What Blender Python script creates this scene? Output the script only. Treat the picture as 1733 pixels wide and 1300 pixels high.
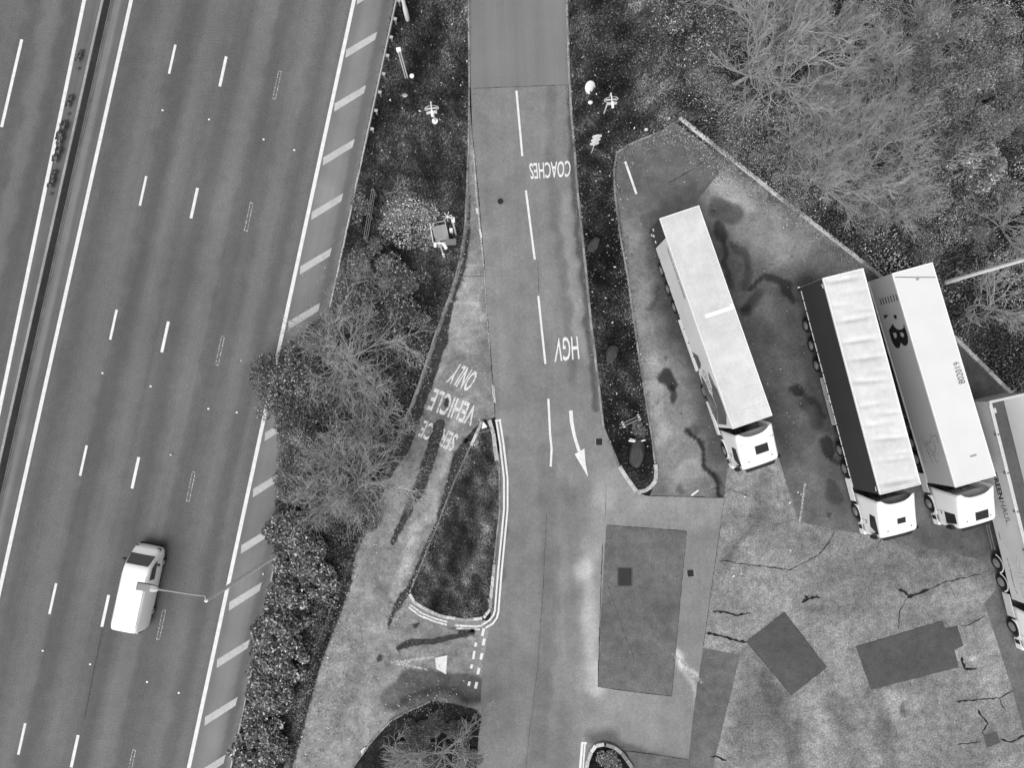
import bpy, bmesh, math, random
import numpy as np
from mathutils import Vector, Matrix, geometry
from math import radians as R, pi, sin, cos

for o in list(bpy.data.objects): bpy.data.objects.remove(o)
SC = bpy.context.scene
COL = SC.collection

# ------------------------------------------------------------------ camera
# a drone 46.5 m up looking almost straight down (tilt measured from the verticals in the photo)
F, NX, NY, H = 1201.0, 845.0, 695.0, 46.5
_n = np.array([(NX-866.5)/F, (NY-650)/F, 1.0]); _n /= np.linalg.norm(_n)
_Z = -_n; _X = np.array([1.0, 0, 0]); _X -= _Z*(_X@_Z); _X /= np.linalg.norm(_X); _Y = np.cross(_Z, _X)
CR = np.array([_X, _Y, _Z])
cd = bpy.data.cameras.new('camera'); cam = bpy.data.objects.new('camera', cd); COL.objects.link(cam)
cd.sensor_width = 36; cd.lens = F/1733*36; cd.clip_start = 0.5; cd.clip_end = 5000
rx, up, bk = CR@np.array([1., 0, 0]), CR@np.array([0, -1., 0]), CR@np.array([0, 0, -1.])
cam.matrix_world = Matrix(((rx[0], up[0], bk[0], 0), (rx[1], up[1], bk[1], 0), (rx[2], up[2], bk[2], H), (0, 0, 0, 1)))
SC.camera = cam

# ------------------------------------------------------------------ sky, sun, exposure (soft overcast, black and white picture)
SUN_EL, SUN_AZ = 56, 206        # azimuth measured clockwise from +Y
w = bpy.data.worlds.new("World"); SC.world = w; w.use_nodes = True
nt = w.node_tree; bg = nt.nodes['Background']
sky = nt.nodes.new('ShaderNodeTexSky'); sky.sky_type = 'NISHITA'; sky.sun_disc = False
sky.sun_elevation = R(SUN_EL); sky.sun_rotation = R(SUN_AZ); sky.air_density = 1.0; sky.dust_density = 3.0
bw = nt.nodes.new('ShaderNodeRGBToBW')
nt.links.new(sky.outputs[0], bw.inputs[0]); nt.links.new(bw.outputs[0], bg.inputs['Color'])
bg.inputs['Strength'].default_value = 0.15
ld = bpy.data.lights.new('sun', 'SUN'); ld.energy = 1.15; ld.angle = R(50); ld.color = (1, 1, 1)
sun = bpy.data.objects.new('sun', ld); COL.objects.link(sun)
sd = Vector((sin(R(SUN_AZ))*cos(R(SUN_EL)), cos(R(SUN_AZ))*cos(R(SUN_EL)), sin(R(SUN_EL))))
sun.rotation_euler = sd.to_track_quat('Z', 'Y').to_euler()
SC.view_settings.view_transform = 'Standard'; SC.view_settings.look = 'None'
SC.view_settings.exposure = 0.62; SC.view_settings.gamma = 1.0
SC.render.engine = 'CYCLES'
SC.cycles.max_bounces = 6; SC.cycles.transparent_max_bounces = 8

# ------------------------------------------------------------------ measuring: photo pixel -> point of the ground (or of a plane at height z)
def G(px, py, z=0.0):
    d = CR@np.array([(px-866.5)/F, (py-650)/F, 1.0]); t = (z-H)/d[2]
    return np.array([d[0]*t, d[1]*t, z])
def GP(pts, z=0.0): return np.array([G(p[0], p[1], z) for p in pts])
def PX(V):
    c = (np.asarray(V)-np.array([0, 0, H]))@CR
    return np.stack([c[:, 0]/c[:, 2]*F+866.5, c[:, 1]/c[:, 2]*F+650], 1)

# ------------------------------------------------------------------ object helpers
def link(name, me, mat=None, parent=None):
    o = bpy.data.objects.new(name, me); COL.objects.link(o)
    if mat is not None and me is not None and not me.materials: me.materials.append(mat)
    if parent is not None: o.parent = parent
    return o
def tag(o, label=None, cat=None, group=None, kind=None):
    if label: o['label'] = label
    if cat: o['category'] = cat
    if group: o['group'] = group
    if kind: o['kind'] = kind
    return o
def thing(name, label, cat, loc=(0, 0, 0), rz=0.0, group=None):
    o = bpy.data.objects.new(name, None); COL.objects.link(o)
    o.location = loc; o.rotation_euler = (0, 0, rz); o.empty_display_size = 0.2
    return tag(o, label, cat, group)
def copy_tree(o, parent=None):
    c = o.copy(); COL.objects.link(c)
    if parent is not None: c.parent = parent
    for ch in [x for x in bpy.data.objects if x.parent == o]: copy_tree(ch, c)
    return c
def mesh_np(name, V, faces, mat=None, parent=None, tone=None, smooth=False, k=None):
    """faces: (N,k) int array"""
    V = np.asarray(V, np.float32); Fa = np.asarray(faces, np.int32)
    n, k = Fa.shape
    me = bpy.data.meshes.new(name)
    me.vertices.add(len(V)); me.vertices.foreach_set('co', V.ravel())
    me.loops.add(n*k); me.loops.foreach_set('vertex_index', Fa.ravel())
    me.polygons.add(n); me.polygons.foreach_set('loop_start', np.arange(0, n*k, k, dtype=np.int32))
    me.polygons.foreach_set('loop_total', np.full(n, k, np.int32))
    if smooth: me.polygons.foreach_set('use_smooth', np.ones(n, bool))
    me.update(calc_edges=True); me.validate()
    if tone is not None:
        a = me.attributes.new('tone', 'FLOAT', 'POINT'); a.data.foreach_set('value', np.asarray(tone, np.float32))
    return link(name, me, mat, parent)

class MB:
    """collects shapes and links them as ONE mesh"""
    def __init__(s): s.v = []; s.f = []
    def add(s, V, Fs):
        b = len(s.v); s.v += [tuple(map(float, p)) for p in V]; s.f += [tuple(b+i for i in f) for f in Fs]; return s
    def box(s, x0, x1, y0, y1, z0, z1, M=None):
        V = [(x0, y0, z0), (x1, y0, z0), (x1, y1, z0), (x0, y1, z0), (x0, y0, z1), (x1, y0, z1), (x1, y1, z1), (x0, y1, z1)]
        if M is not None: V = [M@Vector(p) for p in V]
        return s.add(V, [(3, 2, 1, 0), (4, 5, 6, 7), (0, 1, 5, 4), (1, 2, 6, 5), (2, 3, 7, 6), (3, 0, 4, 7)])
    def tube(s, pts, r, n=10, cap=True):
        pts = [Vector(p) for p in pts]; rs = r if isinstance(r, (list, tuple)) else [r]*len(pts)
        V = []; 
        for i, p in enumerate(pts):
            d = (pts[min(i+1, len(pts)-1)]-pts[max(i-1, 0)]).normalized()
            a = d.orthogonal().normalized() if i == 0 else (a-d*a.dot(d)).normalized()
            b = d.cross(a)
            V += [p+(a*cos(2*pi*k/n)+b*sin(2*pi*k/n))*rs[i] for k in range(n)]
        Fs = [(i*n+k, i*n+(k+1) % n, (i+1)*n+(k+1) % n, (i+1)*n+k) for i in range(len(pts)-1) for k in range(n)]
        if cap: Fs += [tuple(range(n-1, -1, -1)), tuple((len(pts)-1)*n+k for k in range(n))]
        return s.add(V, Fs)
    def lathe(s, prof, axis='z', c=(0, 0, 0), n=24):
        """prof: (radius, height) along the axis"""
        V = []
        for r, h in prof:
            for k in range(n):
                a = 2*pi*k/n; p = (r*cos(a), r*sin(a), h)
                if axis == 'y': p = (p[0], p[2], p[1])
                if axis == 'x': p = (p[2], p[0], p[1])
                V.append((c[0]+p[0], c[1]+p[1], c[2]+p[2]))
        m = len(prof)
        Fs = [(i*n+k, i*n+(k+1) % n, (i+1)*n+(k+1) % n, (i+1)*n+k) for i in range(m-1) for k in range(n)]
        Fs += [tuple(range(n-1, -1, -1)), tuple((m-1)*n+k for k in range(n))]
        return s.add(V, Fs)
    def prism(s, poly, a, b, axis='y'):
        """poly in the two other axes, extruded a..b along axis"""
        n = len(poly); V = []
        for t in (a, b):
            for p in poly:
                V.append({'y': (p[0], t, p[1]), 'x': (t, p[0], p[1]), 'z': (p[0], p[1], t)}[axis])
        return s.add(V, [tuple(range(n)), tuple(range(2*n-1, n-1, -1))]+[(i, i+n, (i+1) % n+n, (i+1) % n) for i in range(n)])
    def build(s, name, mat, parent=None, bevel=0, smooth=False, seg=2):
        me = bpy.data.meshes.new(name); me.from_pydata(s.v, [], s.f); me.update()
        bm = bmesh.new(); bm.from_mesh(me); bmesh.ops.recalc_face_normals(bm, faces=bm.faces)
        if bevel:
            es = [e for e in bm.edges if len(e.link_faces) == 2 and e.calc_face_angle(0) > R(35)]
            bmesh.ops.bevel(bm, geom=es, offset=bevel, segments=seg, affect='EDGES', profile=0.5, clamp_overlap=True)
        bm.to_mesh(me); bm.free()
        if smooth:
            for p in me.polygons: p.use_smooth = True
            me.set_sharp_from_angle(angle=R(38))
        return link(name, me, mat, parent)

# ------------------------------------------------------------------ materials (all greys: the photograph is black and white)
def newmat(name):
    m = bpy.data.materials.new(name); m.use_nodes = True
    return m, m.node_tree, m.node_tree.nodes['Principled BSDF']
class NB:
    def __init__(s, nt): s.nt = nt
    def n(s, t, **kw):
        x = s.nt.nodes.new(t)
        for k, v in kw.items(): setattr(x, k, v)
        return x
    def l(s, a, b): s.nt.links.new(a, b)
    def math(s, op, a, b=None, clamp=False):
        x = s.n('ShaderNodeMath', operation=op); x.use_clamp = clamp
        for i, v in enumerate((a, b)):
            if v is None: continue
            if isinstance(v, (int, float)): x.inputs[i].default_value = v
            else: s.l(v, x.inputs[i])
        return x.outputs[0]
    def noise(s, vec, scale, detail=3, rough=0.55):
        x = s.n('ShaderNodeTexNoise'); x.inputs['Scale'].default_value = scale
        x.inputs['Detail'].default_value = detail; x.inputs['Roughness'].default_value = rough
        s.l(vec, x.inputs['Vector']); return x.outputs['Fac']
    def smooth(s, v, a, b):
        x = s.n('ShaderNodeMapRange', interpolation_type='SMOOTHSTEP')
        s.l(v, x.inputs['Value']); x.inputs['From Min'].default_value = a; x.inputs['From Max'].default_value = b
        return x.outputs['Result']
def mat(name, base, rough=0.85, noises=(), tone=False, speck=None, dspeck=None, bump=None, streak=None, alpha=None, spec=0.3, metal=0, coat=0):
    """noises: (scale, amplitude[, detail]); streak: (angle, scale, stretch, amp); speck: (scale, threshold, value)"""
    m, nt, b = newmat(name); q = NB(nt)
    tc = q.n('ShaderNodeTexCoord').outputs['Object']
    val = q.n('ShaderNodeValue'); val.outputs[0].default_value = base; v = val.outputs[0]
    for nz in noises:
        f = q.noise(tc, nz[0], nz[2] if len(nz) > 2 else 4)
        f = q.math('ADD', q.math('MULTIPLY', q.math('SUBTRACT', f, 0.5), 2*nz[1]*2), 1.0)
        v = q.math('MULTIPLY', v, q.math('MAXIMUM', f, 0.12))
    if streak:
        for (ang, sc, st, amp) in streak:
            vr = q.n('ShaderNodeVectorRotate', rotation_type='Z_AXIS'); q.l(tc, vr.inputs['Vector']); vr.inputs['Angle'].default_value = -ang
            mu = q.n('ShaderNodeVectorMath', operation='MULTIPLY'); q.l(vr.outputs[0], mu.inputs[0]); mu.inputs[1].default_value = (st, 1, 1)
            f = q.noise(mu.outputs[0], sc, 2)
            v = q.math('MULTIPLY', v, q.math('ADD', q.math('MULTIPLY', q.math('SUBTRACT', f, 0.5), 4*amp), 1.0))
    if tone:
        at = q.n('ShaderNodeAttribute', attribute_name='tone'); v = q.math('MULTIPLY', v, at.outputs['Fac'])
    if dspeck:
        f = q.smooth(q.noise(tc, dspeck[0], 2), dspeck[1], dspeck[1]+0.06)
        v = q.math('MULTIPLY', v, q.math('SUBTRACT', 1.0, q.math('MULTIPLY', f, 1-dspeck[2])))
    if speck:
        f = q.smooth(q.noise(tc, speck[0], 1), speck[1], speck[1]+0.03)
        v = q.math('ADD', v, q.math('MULTIPLY', f, speck[2]))
    v = q.math('MINIMUM', v, 0.9)
    cc = q.n('ShaderNodeCombineColor')
    for i in range(3): q.l(v, cc.inputs[i])
    q.l(cc.outputs[0], b.inputs['Base Color'])
    b.inputs['Roughness'].default_value = rough; b.inputs['Specular IOR Level'].default_value = spec; b.inputs['Metallic'].default_value = metal
    if coat: b.inputs['Coat Weight'].default_value = coat; b.inputs['Coat Roughness'].default_value = 0.08
    if bump:
        bn = q.n('ShaderNodeBump'); bn.inputs['Strength'].default_value = bump[1]; bn.inputs['Distance'].default_value = bump[2] if len(bump) > 2 else 0.02
        q.l(q.noise(tc, bump[0], 4), bn.inputs['Height']); q.l(bn.outputs[0], b.inputs['Normal'])
    if alpha:  # worn paint / moss edge: (scale, threshold, softness, use edge attribute)
        f = q.noise(tc, alpha[0], 5, 0.65)
        if len(alpha) > 3 and alpha[3]:
            at = q.n('ShaderNodeAttribute', attribute_name='edge')
            f = q.math('ADD', f, q.math('SUBTRACT', at.outputs['Fac'], 0.5))
        q.l(q.smooth(f, alpha[1], alpha[1]+alpha[2]), b.inputs['Alpha'])
    return m

# road direction in the world
_d = (G(297, 75)-G(45, 1215))[:2]; ROADA = math.atan2(_d[1], _d[0])
RD = np.array([cos(ROADA), sin(ROADA)]); RN = np.array([sin(ROADA), -cos(ROADA)])    # along (up the picture), across (to the right)
_s = (G(880, 0)-G(905, 700))[:2]; SLIPA = math.atan2(_s[1], _s[0])

M = {}
M['soil'] = mat('soil', 0.018, 1, [(0.5, .5), (6, .6), (30, .5)], spec=0)
M['motorway'] = mat('motorway_asphalt', 0.104, .85, [(0.12, .14), (2, .08), (10, .22, 2), (30, .35, 1)], tone=True, streak=[(ROADA, 1.1, .015, .10), (ROADA, .45, .03, .10), (ROADA, 5, .01, .04)], bump=(60, .3))
M['shoulder'] = mat('shoulder_asphalt', 0.155, .9, [(0.3, .12), (20, .14, 2), (70, .2, 1)], tone=True, streak=[(ROADA, 1.2, .03, .10)], dspeck=(9, .70, .5), bump=(60, .3))
M['reserve'] = mat('reserve_asphalt', 0.115, .9, [(0.4, .15), (25, .15, 2)], tone=True, streak=[(ROADA, 4, .02, .15)], dspeck=(7, .68, .35))
M['slip'] = mat('slip_asphalt', 0.176, .9, [(0.15, .18), (0.8, .16), (4, .12), (14, .26, 2), (40, .35, 1)], tone=True, streak=[(SLIPA, .9, .03, .08), (SLIPA, 4, .02, .03)], speck=(9, .80, .2), dspeck=(5, .76, .6), bump=(60, .3))
M['service'] = mat('service_lane_asphalt', 0.185, .9, [(0.4, .3), (1.6, .28), (6, .25), (20, .3, 2)], tone=True, speck=(7, .72, .25), dspeck=(4, .68, .6), bump=(50, .4))
M['bay'] = mat('bay_asphalt', 0.105, .8, [(0.25, .25), (1.1, .28), (5, .25), (14, .3, 2), (50, .4, 1)], tone=True, speck=(8, .765, .2), dspeck=(1.3, .66, .65), bump=(60, .35))
M['concrete'] = mat('old_concrete', 0.185, .92, [(0.16, .28), (0.6, .28), (2.2, .34), (8, .45, 3), (22, .65, 2)], tone=True, speck=(10, .74, .14), dspeck=(3, .69, .5), bump=(30, .5))
M['patch'] = mat('patch_asphalt', 0.068, .85, [(0.4, .2), (2, .2), (9, .22), (40, .4, 2)], speck=(8, .79, .1), dspeck=(1.6, .7, .7), bump=(60, .3))
M['patch2'] = mat('old_patch_asphalt', 0.108, .88, [(0.35, .28), (1.6, .25), (8, .22), (35, .4, 2)], speck=(7, .77, .22), dspeck=(2, .70, .7), bump=(60, .3))
M['newer'] = mat('newer_slip_asphalt', 0.165, .9, [(0.2, .1), (25, .16, 2), (80, .2, 1)], streak=[(SLIPA, .9, .03, .10), (SLIPA, 4, .02, .04)])
M['paint'] = mat('road_paint', 0.62, .7, [(3, .12), (25, .15)], spec=.3, alpha=(9, .22, .12))
M['paint_worn'] = mat('worn_road_paint', 0.60, .8, [(3, .2), (25, .2)], spec=.2, alpha=(10, .36, .10))
M['paint_faint'] = mat('faint_road_paint', 0.5, .8, [(4, .2)], spec=.2, alpha=(14, .47, .08))
M['hatch'] = mat('hatch_paint', 0.4, .8, [(0.8, .15), (8, .12)], spec=.2, alpha=(5, .20, .22))
M['joint'] = mat('tar_joint', 0.012, .9, [(3, .4)])
M['kerb'] = mat('kerb_concrete', 0.23, .95, [(1.2, .25), (12, .3), (50, .3)], tone=True, bump=(30, .5))
M['kerb_pale'] = mat('pale_kerb', 0.42, .95, [(1.5, .2), (12, .25), (50, .3)], tone=True, bump=(30, .5))
M['verge'] = mat('verge_turf', 0.024, 1, [(0.35, .45), (1.6, .4), (7, .5), (30, .5)], tone=True, spec=0, bump=(12, 1, .06))
M['grass'] = mat('grass_blades', 0.058, .9, [(0.35, .4), (1.5, .35)], tone=True, spec=.1)
M['moss'] = mat('moss', 0.05, 1, [(1.2, .35), (5, .5), (16, .6)], spec=0, alpha=(2.4, .18, .5, True), bump=(20, 1, .04))
M['leaf'] = mat('shrub_leaves', 0.066, .5, [(0.8, .3)], tone=True, spec=.35)
M['dry_leaf'] = mat('dry_leaves', 0.20, .7, [(0.8, .3)], tone=True, spec=.2)
M['thicket_leaf'] = mat('thicket_leaves', 0.105, .6, [(0.5, .4), (2, .3)], tone=True, spec=.3)
M['chalk'] = mat('dusty_scuff', 0.36, .9, [(3, .3), (15, .3)], spec=.1, alpha=(6, .86, .34, True))
M['leaf_pale'] = mat('pale_leaves', 0.15, .6, [(0.8, .3)], tone=True, spec=.3)
M['dead_leaf'] = mat('fallen_leaf', 0.16, .8, [], tone=True, spec=.2)
M['bark'] = mat('bark', 0.3, .95, [(2, .25), (12, .3)], spec=.1)
M['twig'] = mat('twigs', 0.38, .95, [(.8, .3), (3, .25)], spec=.1)
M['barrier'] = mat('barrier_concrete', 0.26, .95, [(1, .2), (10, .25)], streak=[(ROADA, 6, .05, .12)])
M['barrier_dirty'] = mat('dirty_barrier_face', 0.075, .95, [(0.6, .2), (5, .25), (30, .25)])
M['galv'] = mat('galvanised_steel', 0.42, .5, [(2, .12), (20, .12)], metal=.3, spec=.5)
M['pole'] = mat('painted_pole', 0.62, .6, [(2, .12), (15, .12)])
M['bracket'] = mat('weathered_bracket', 0.26, .6, [(3, .15)], spec=.4)
M['white_metal'] = mat('white_metal', 0.78, .4, [(1.5, .06)], spec=.5)
M['white_paint'] = mat('white_vehicle_paint', 0.78, .3, [(1.0, .03)], spec=.5, coat=.4)
M['roof_tarp'] = mat('white_tarpaulin', 0.56, .6, [(0.5, .1), (2.5, .08), (12, .06)], spec=.3)
M['roof_panel'] = mat('white_roof_panel', 0.53, .55, [(0.35, .12), (1.6, .1), (7, .08)], spec=.4)
M['roof_smooth'] = mat('smooth_white_roof', 0.62, .4, [(0.5, .05)], spec=.4)
M['side_pale'] = mat('pale_side_curtain', 0.6, .55, [(0.6, .08), (6, .05)], spec=.35)
M['side_white'] = mat('white_box_side', 0.36, .35, [(0.5, .05)], spec=.5)
M['side_dark'] = mat('dark_side_curtain', 0.038, .5, [(0.6, .12)], spec=.35)
M['mid_print'] = mat('mid_grey_print', 0.10, .5, [(0.8, .35), (3, .25)], spec=.35)
M['grey_print'] = mat('light_grey_print', 0.27, .5, [(3, .15)], spec=.35)
M['black'] = mat('black_plastic', 0.012, .5, [(3, .2)], spec=.35)
M['rubber'] = mat('tyre_rubber', 0.012, .8, [(8, .3)], spec=.2)
M['rim'] = mat('wheel_rim', 0.34, .4, [(4, .2)], metal=.6)
M['chassis'] = mat('chassis_steel', 0.03, .7, [(4, .3)])
M['glass'] = mat('dark_glass', 0.012, .08, [], spec=.6)
M['tinted_glass'] = mat('tinted_glass', 0.05, .1, [], spec=.6)
M['cabgrey'] = mat('grey_cab_back', 0.3, .6, [(2, .15)])
M['alu'] = mat('bare_aluminium', 0.50, .45, [(0.8, .1), (8, .1)], metal=0, spec=.5)
M['floor_grey'] = mat('worn_steel_floor', 0.085, .6, [(0.4, .2), (4, .15)], streak=[(0, 2.2, .05, .12)])
M['lamp_grey'] = mat('lamp_housing', 0.15, .4, [(3, .15)], spec=.5)
M['lamp_pale'] = mat('lamp_spigot', 0.33, .4, [(3, .1)], spec=.5)
M['red'] = mat('sign_disc', 0.05, .5, [(3, .1)])
M['rock'] = mat('boulder_stone', 0.048, .9, [(1.5, .3), (8, .35), (30, .3)], bump=(6, 1, .08))
M['wood'] = mat('weathered_wood', 0.14, .9, [(3, .25), (20, .3)])
M['wood_dark'] = mat('dark_timber', 0.16, .9, [(3, .3), (20, .3)])
M['iron'] = mat('cast_iron', 0.022, .6, [(8, .4)], metal=.3)
M['litter'] = mat('litter', 0.6, .7, [], tone=True)

# ------------------------------------------------------------------ smooth random warp and stain and painted-shade fields (evaluated once on the vertices of a surface)
_rw = np.random.RandomState(5)
_wv = [( _rw.uniform(.01, .12), _rw.uniform(0, 6.28), _rw.uniform(0, 6.28), _rw.uniform(0, 6.28)) for _ in range(14)]
def warp(p, amp):
    q = p.copy()
    for k, a, f1, f2 in _wv:
        s = p[:, 0]*math.cos(a)*k+p[:, 1]*math.sin(a)*k
        q[:, 0] += amp*np.sin(s*2+f1)*.35*(0.05/k)**.4; q[:, 1] += amp*np.sin(s*2+f2)*.35*(0.05/k)**.4
    return q
def seg_dist(p, pts):
    d = np.full(len(p), 1e9)
    pts = [np.array(t, float) for t in pts]
    if len(pts) == 1: return np.hypot(*(p-pts[0]).T)
    for a, b in zip(pts[:-1], pts[1:]):
        ab = b-a; t = np.clip(((p-a)@ab)/max(ab@ab, 1e-9), 0, 1)
        d = np.minimum(d, np.hypot(*(p-(a+t[:, None]*ab)).T))
    return d
def field(p, strokes, wamp=4):
    q = warp(p, wamp); out = np.ones(len(p))
    for pts, hw, soft, delta in strokes:
        d = seg_dist(q, pts); t = np.clip((d-hw)/max(soft*(.75 if delta < -.3 else 1), 1e-3), 0, 1); t = t*t*(3-2*t)
        out *= max(.12, 1+delta*(1.35 if delta < 0 else 1.45)) ** (1-t)
    return out
def in_poly(p, poly):
    x, y = p[:, 0], p[:, 1]; r = np.zeros(len(p), bool); n = len(poly)
    for i in range(n):
        (x1, y1), (x2, y2) = poly[i][:2], poly[(i+1) % n][:2]
        if y1 == y2: continue
        c = ((y1 > y) != (y2 > y)) & (x < (x2-x1)*(y-y1)/(y2-y1)+x1); r ^= c
    return r
def sheet(name, poly, z, m, spacing=0, strokes=(), wamp=4, kind='structure', tone=True, edge=None, base=1.0, jag=0):
    """flat surface with the outline poly (photo pixels), finely divided so that stains and painted shade can be stored on it"""
    W = GP(poly)[:, :2]
    if not spacing:
        tri = geometry.tessellate_polygon([[Vector((a[0], a[1], 0)) for a in W]])
        V = np.c_[W, np.full(len(W), z)]; Fa = np.array([t for t in tri])
    else:
        B = []
        for a, b in zip(W, np.roll(W, -1, 0)):
            n = max(1, int(np.hypot(*(b-a))/(spacing*1.5))); B += [a+(b-a)*i/n for i in range(n)]
        B = np.array(B)
        if jag:
            rr = np.random.RandomState(len(B)); B = B+rr.normal(0, jag, B.shape)
        lo, hi = np.maximum(W.min(0), (-42, -34)), np.minimum(W.max(0), (44, 38))
        gx, gy = np.meshgrid(np.arange(lo[0], hi[0], spacing), np.arange(lo[1], hi[1], spacing)); gx = gx+(np.arange(gx.shape[0]) % 2)[:, None]*spacing*.5
        g = np.c_[gx.ravel(), gy.ravel()]; g = g[in_poly(g, B)]
        d = seg_dist(g, list(B)+[B[0]]) if len(g)*len(B) < 6e7 else np.full(len(g), 9)
        g = g[d > spacing*.5]
        nb = len(B); allp = np.r_[B, g]
        r = geometry.delaunay_2d_cdt([Vector(a) for a in allp], [(i, (i+1) % nb) for i in range(nb)], [], 1, 1e-5)
        V = np.array([(a.x, a.y, z) for a in r[0]]); Fa = np.array([f for f in r[2] if len(f) == 3])
    t = None
    if tone: t = base*(field(PX(V), strokes, wamp) if len(strokes) else np.ones(len(V)))
    # faces upward
    a, b, c = V[Fa[:, 0]], V[Fa[:, 1]], V[Fa[:, 2]]
    s = np.cross((b-a)[:, :2], (c-a)[:, :2]); Fa[s < 0] = Fa[s < 0][:, ::-1]
    o = mesh_np(name, V, Fa, m, None, t)
    if edge is not None:
        bd = seg_dist(V[:, :2], list(W)+[W[0]]); e = np.clip(bd/edge, 0, 1)
        at = o.data.attributes.new('edge', 'FLOAT', 'POINT'); at.data.foreach_set('value', e.astype(np.float32))
    return tag(o, kind=kind)
def strip(pts, width, z, closed=False):
    """flat ribbon along world points: returns V, F quads"""
    P = np.array([p[:2] for p in pts], float); n = len(P)
    V = []
    for i in range(n):
        a, b = P[max(i-1, 0)], P[min(i+1, n-1)]; t = b-a; t /= max(np.hypot(*t), 1e-9); nn = np.array([-t[1], t[0]])
        wd = width[i] if hasattr(width, '__len__') else width
        V += [(*(P[i]-nn*wd/2), z), (*(P[i]+nn*wd/2), z)]
    return V, [(2*i, 2*i+2, 2*i+3, 2*i+1) for i in range(n-1)]
class Marks(MB):
    def line(s, pts, wd, z=.012, px=True):
        return s.add(*strip(GP(pts) if px else pts, wd, z))
    def poly(s, pts, z=.012):
        W = GP(pts, z); tri = geometry.tessellate_polygon([[Vector(a) for a in W]]); return s.add(W, tri)
def resample(W, step):
    W = np.array(W)[:, :2]; out = [W[0]]
    L = np.r_[0, np.cumsum(np.hypot(*np.diff(W, axis=0).T))]; n = max(1, round(L[-1]/step))
    for s in np.linspace(0, L[-1], n+1)[1:]:
        i = min(np.searchsorted(L, s, 'right')-1, len(W)-2); t = (s-L[i])/(L[i+1]-L[i]); out.append(W[i]+(W[i+1]-W[i])*t)
    return out
def kerb(pts, m, wd=.14, h=.12, step=.92, z0=-.02, label=None, seed=1, gap=.012):
    """a run of separate kerb stones"""
    rr = random.Random(seed); P = resample(GP(pts), step); V = []; Fs = []; T = []
    for a, b in zip(P[:-1], P[1:]):
        t = b-a; L = np.hypot(*t); t /= L; n = np.array([-t[1], t[0]]); hh = h+rr.uniform(-.012, .012); o = rr.uniform(-.012, .012); a2 = a+t*gap+n*o; b2 = b-t*gap*.2+n*(o+rr.uniform(-.01, .01))
        k = len(V); c = .02
        for q, e in ((a2, 1), (b2, -1)):
            for (s, z) in ((-.5, z0), (-.5, hh-c), (-.5+c/wd, hh), (.5-c/wd, hh), (.5, hh-c), (.5, z0)): V.append((*(q+n*s*wd), z))
        Fs += [(k+i, k+i+1, k+i+7, k+i+6) for i in range(5)]+[(k, k+5, k+4, k+3), (k, k+3, k+2, k+1), (k+6, k+7, k+8, k+9), (k+6, k+9, k+10, k+11)]
        T += [rr.choice([.7, .85, 1, 1, 1.1, 1.25])]*12
    me = bpy.data.meshes.new('kerb'); me.from_pydata(V, [], Fs); me.update()
    at = me.attributes.new('tone', 'FLOAT', 'POINT'); at.data.foreach_set('value', np.array(T, np.float32))
    return tag(link('kerb', me, m), kind='structure')

# ================================================================== GROUND, ROADS, MARKINGS
sz = 1600
tag(mesh_np('ground', [(-sz, -sz, -.03), (sz, -sz, -.03), (sz, sz, -.03), (-sz, sz, -.03)], [(0, 1, 2, 3)], M['soil']), kind='structure')

def lx(y, x0, s): return x0-s*y                                     # pixel x on a straight road edge
def ln(x0, s, ya=-330, yb=1630): return [(lx(y, x0, s), y) for y in (ya, yb)]
E_RIGHT, E_KERB, E_L1, E_L2 = (599, .2149), (670, .2146), (222, .2224), (142.5, .2065)
# motorway
mw = [(-700, -330), (lx(-330, *E_RIGHT), -330), (lx(1630, *E_RIGHT), 1630), (-1000, 1630)]
mstrokes = []
for k, (x0, hw, d) in enumerate([(250, 5, -.10), (292, 9, .10), (325, 7, -.10), (372, 8, .10), (415, 7, -.08), (455, 9, .13), (490, 6, -.07), (535, 8, .12), (565, 6, -.04), (590, 3, .10), (30, 9, .08), (60, 7, -.10), (95, 8, .12), (120, 5, -.10)]):
    mstrokes.append(([(lx(-330, x0, .218), -330), (lx(500, x0, .218)+(k % 3-1)*5, 500), (lx(1630, x0, .218), 1630)], hw*1.0, 12, d*1.3))
sheet('motorway', mw, 0.0, M['motorway'], .3, mstrokes, 3)
sheet('hard_shoulder', ln(*E_RIGHT)+ln(*E_KERB)[::-1], .004, M['shoulder'], .22,
      [([(lx(-330, 655, .2146), -330), (lx(1630, 655, .2146), 1630)], 5, 5, -.22), ([(lx(-330, 625, .2146), -330), (lx(1630, 625, .2146), 1630)], 5, 14, .12),
       ([(545, 330)], 12, 30, .18), ([(500, 530), (475, 620)], 20, 25, -.1), ([(450, 800), (430, 900)], 10, 30, -.08)], 1)
sheet('central_reserve', ln(*E_L2)+ln(*E_L1)[::-1], .004, M['reserve'], .2,
      [([(lx(-330, 195, .224), -330), (lx(1630, 195, .224), 1630)], 5, 9, .55), ([(lx(-330, 158, .215), -330), (lx(1630, 158, .215), 1630)], 4, 6, -.05),
       ([(lx(-330, 186, .224), -330), (lx(1630, 186, .224), 1630)], 1, 3, -.3)], .4)
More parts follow.
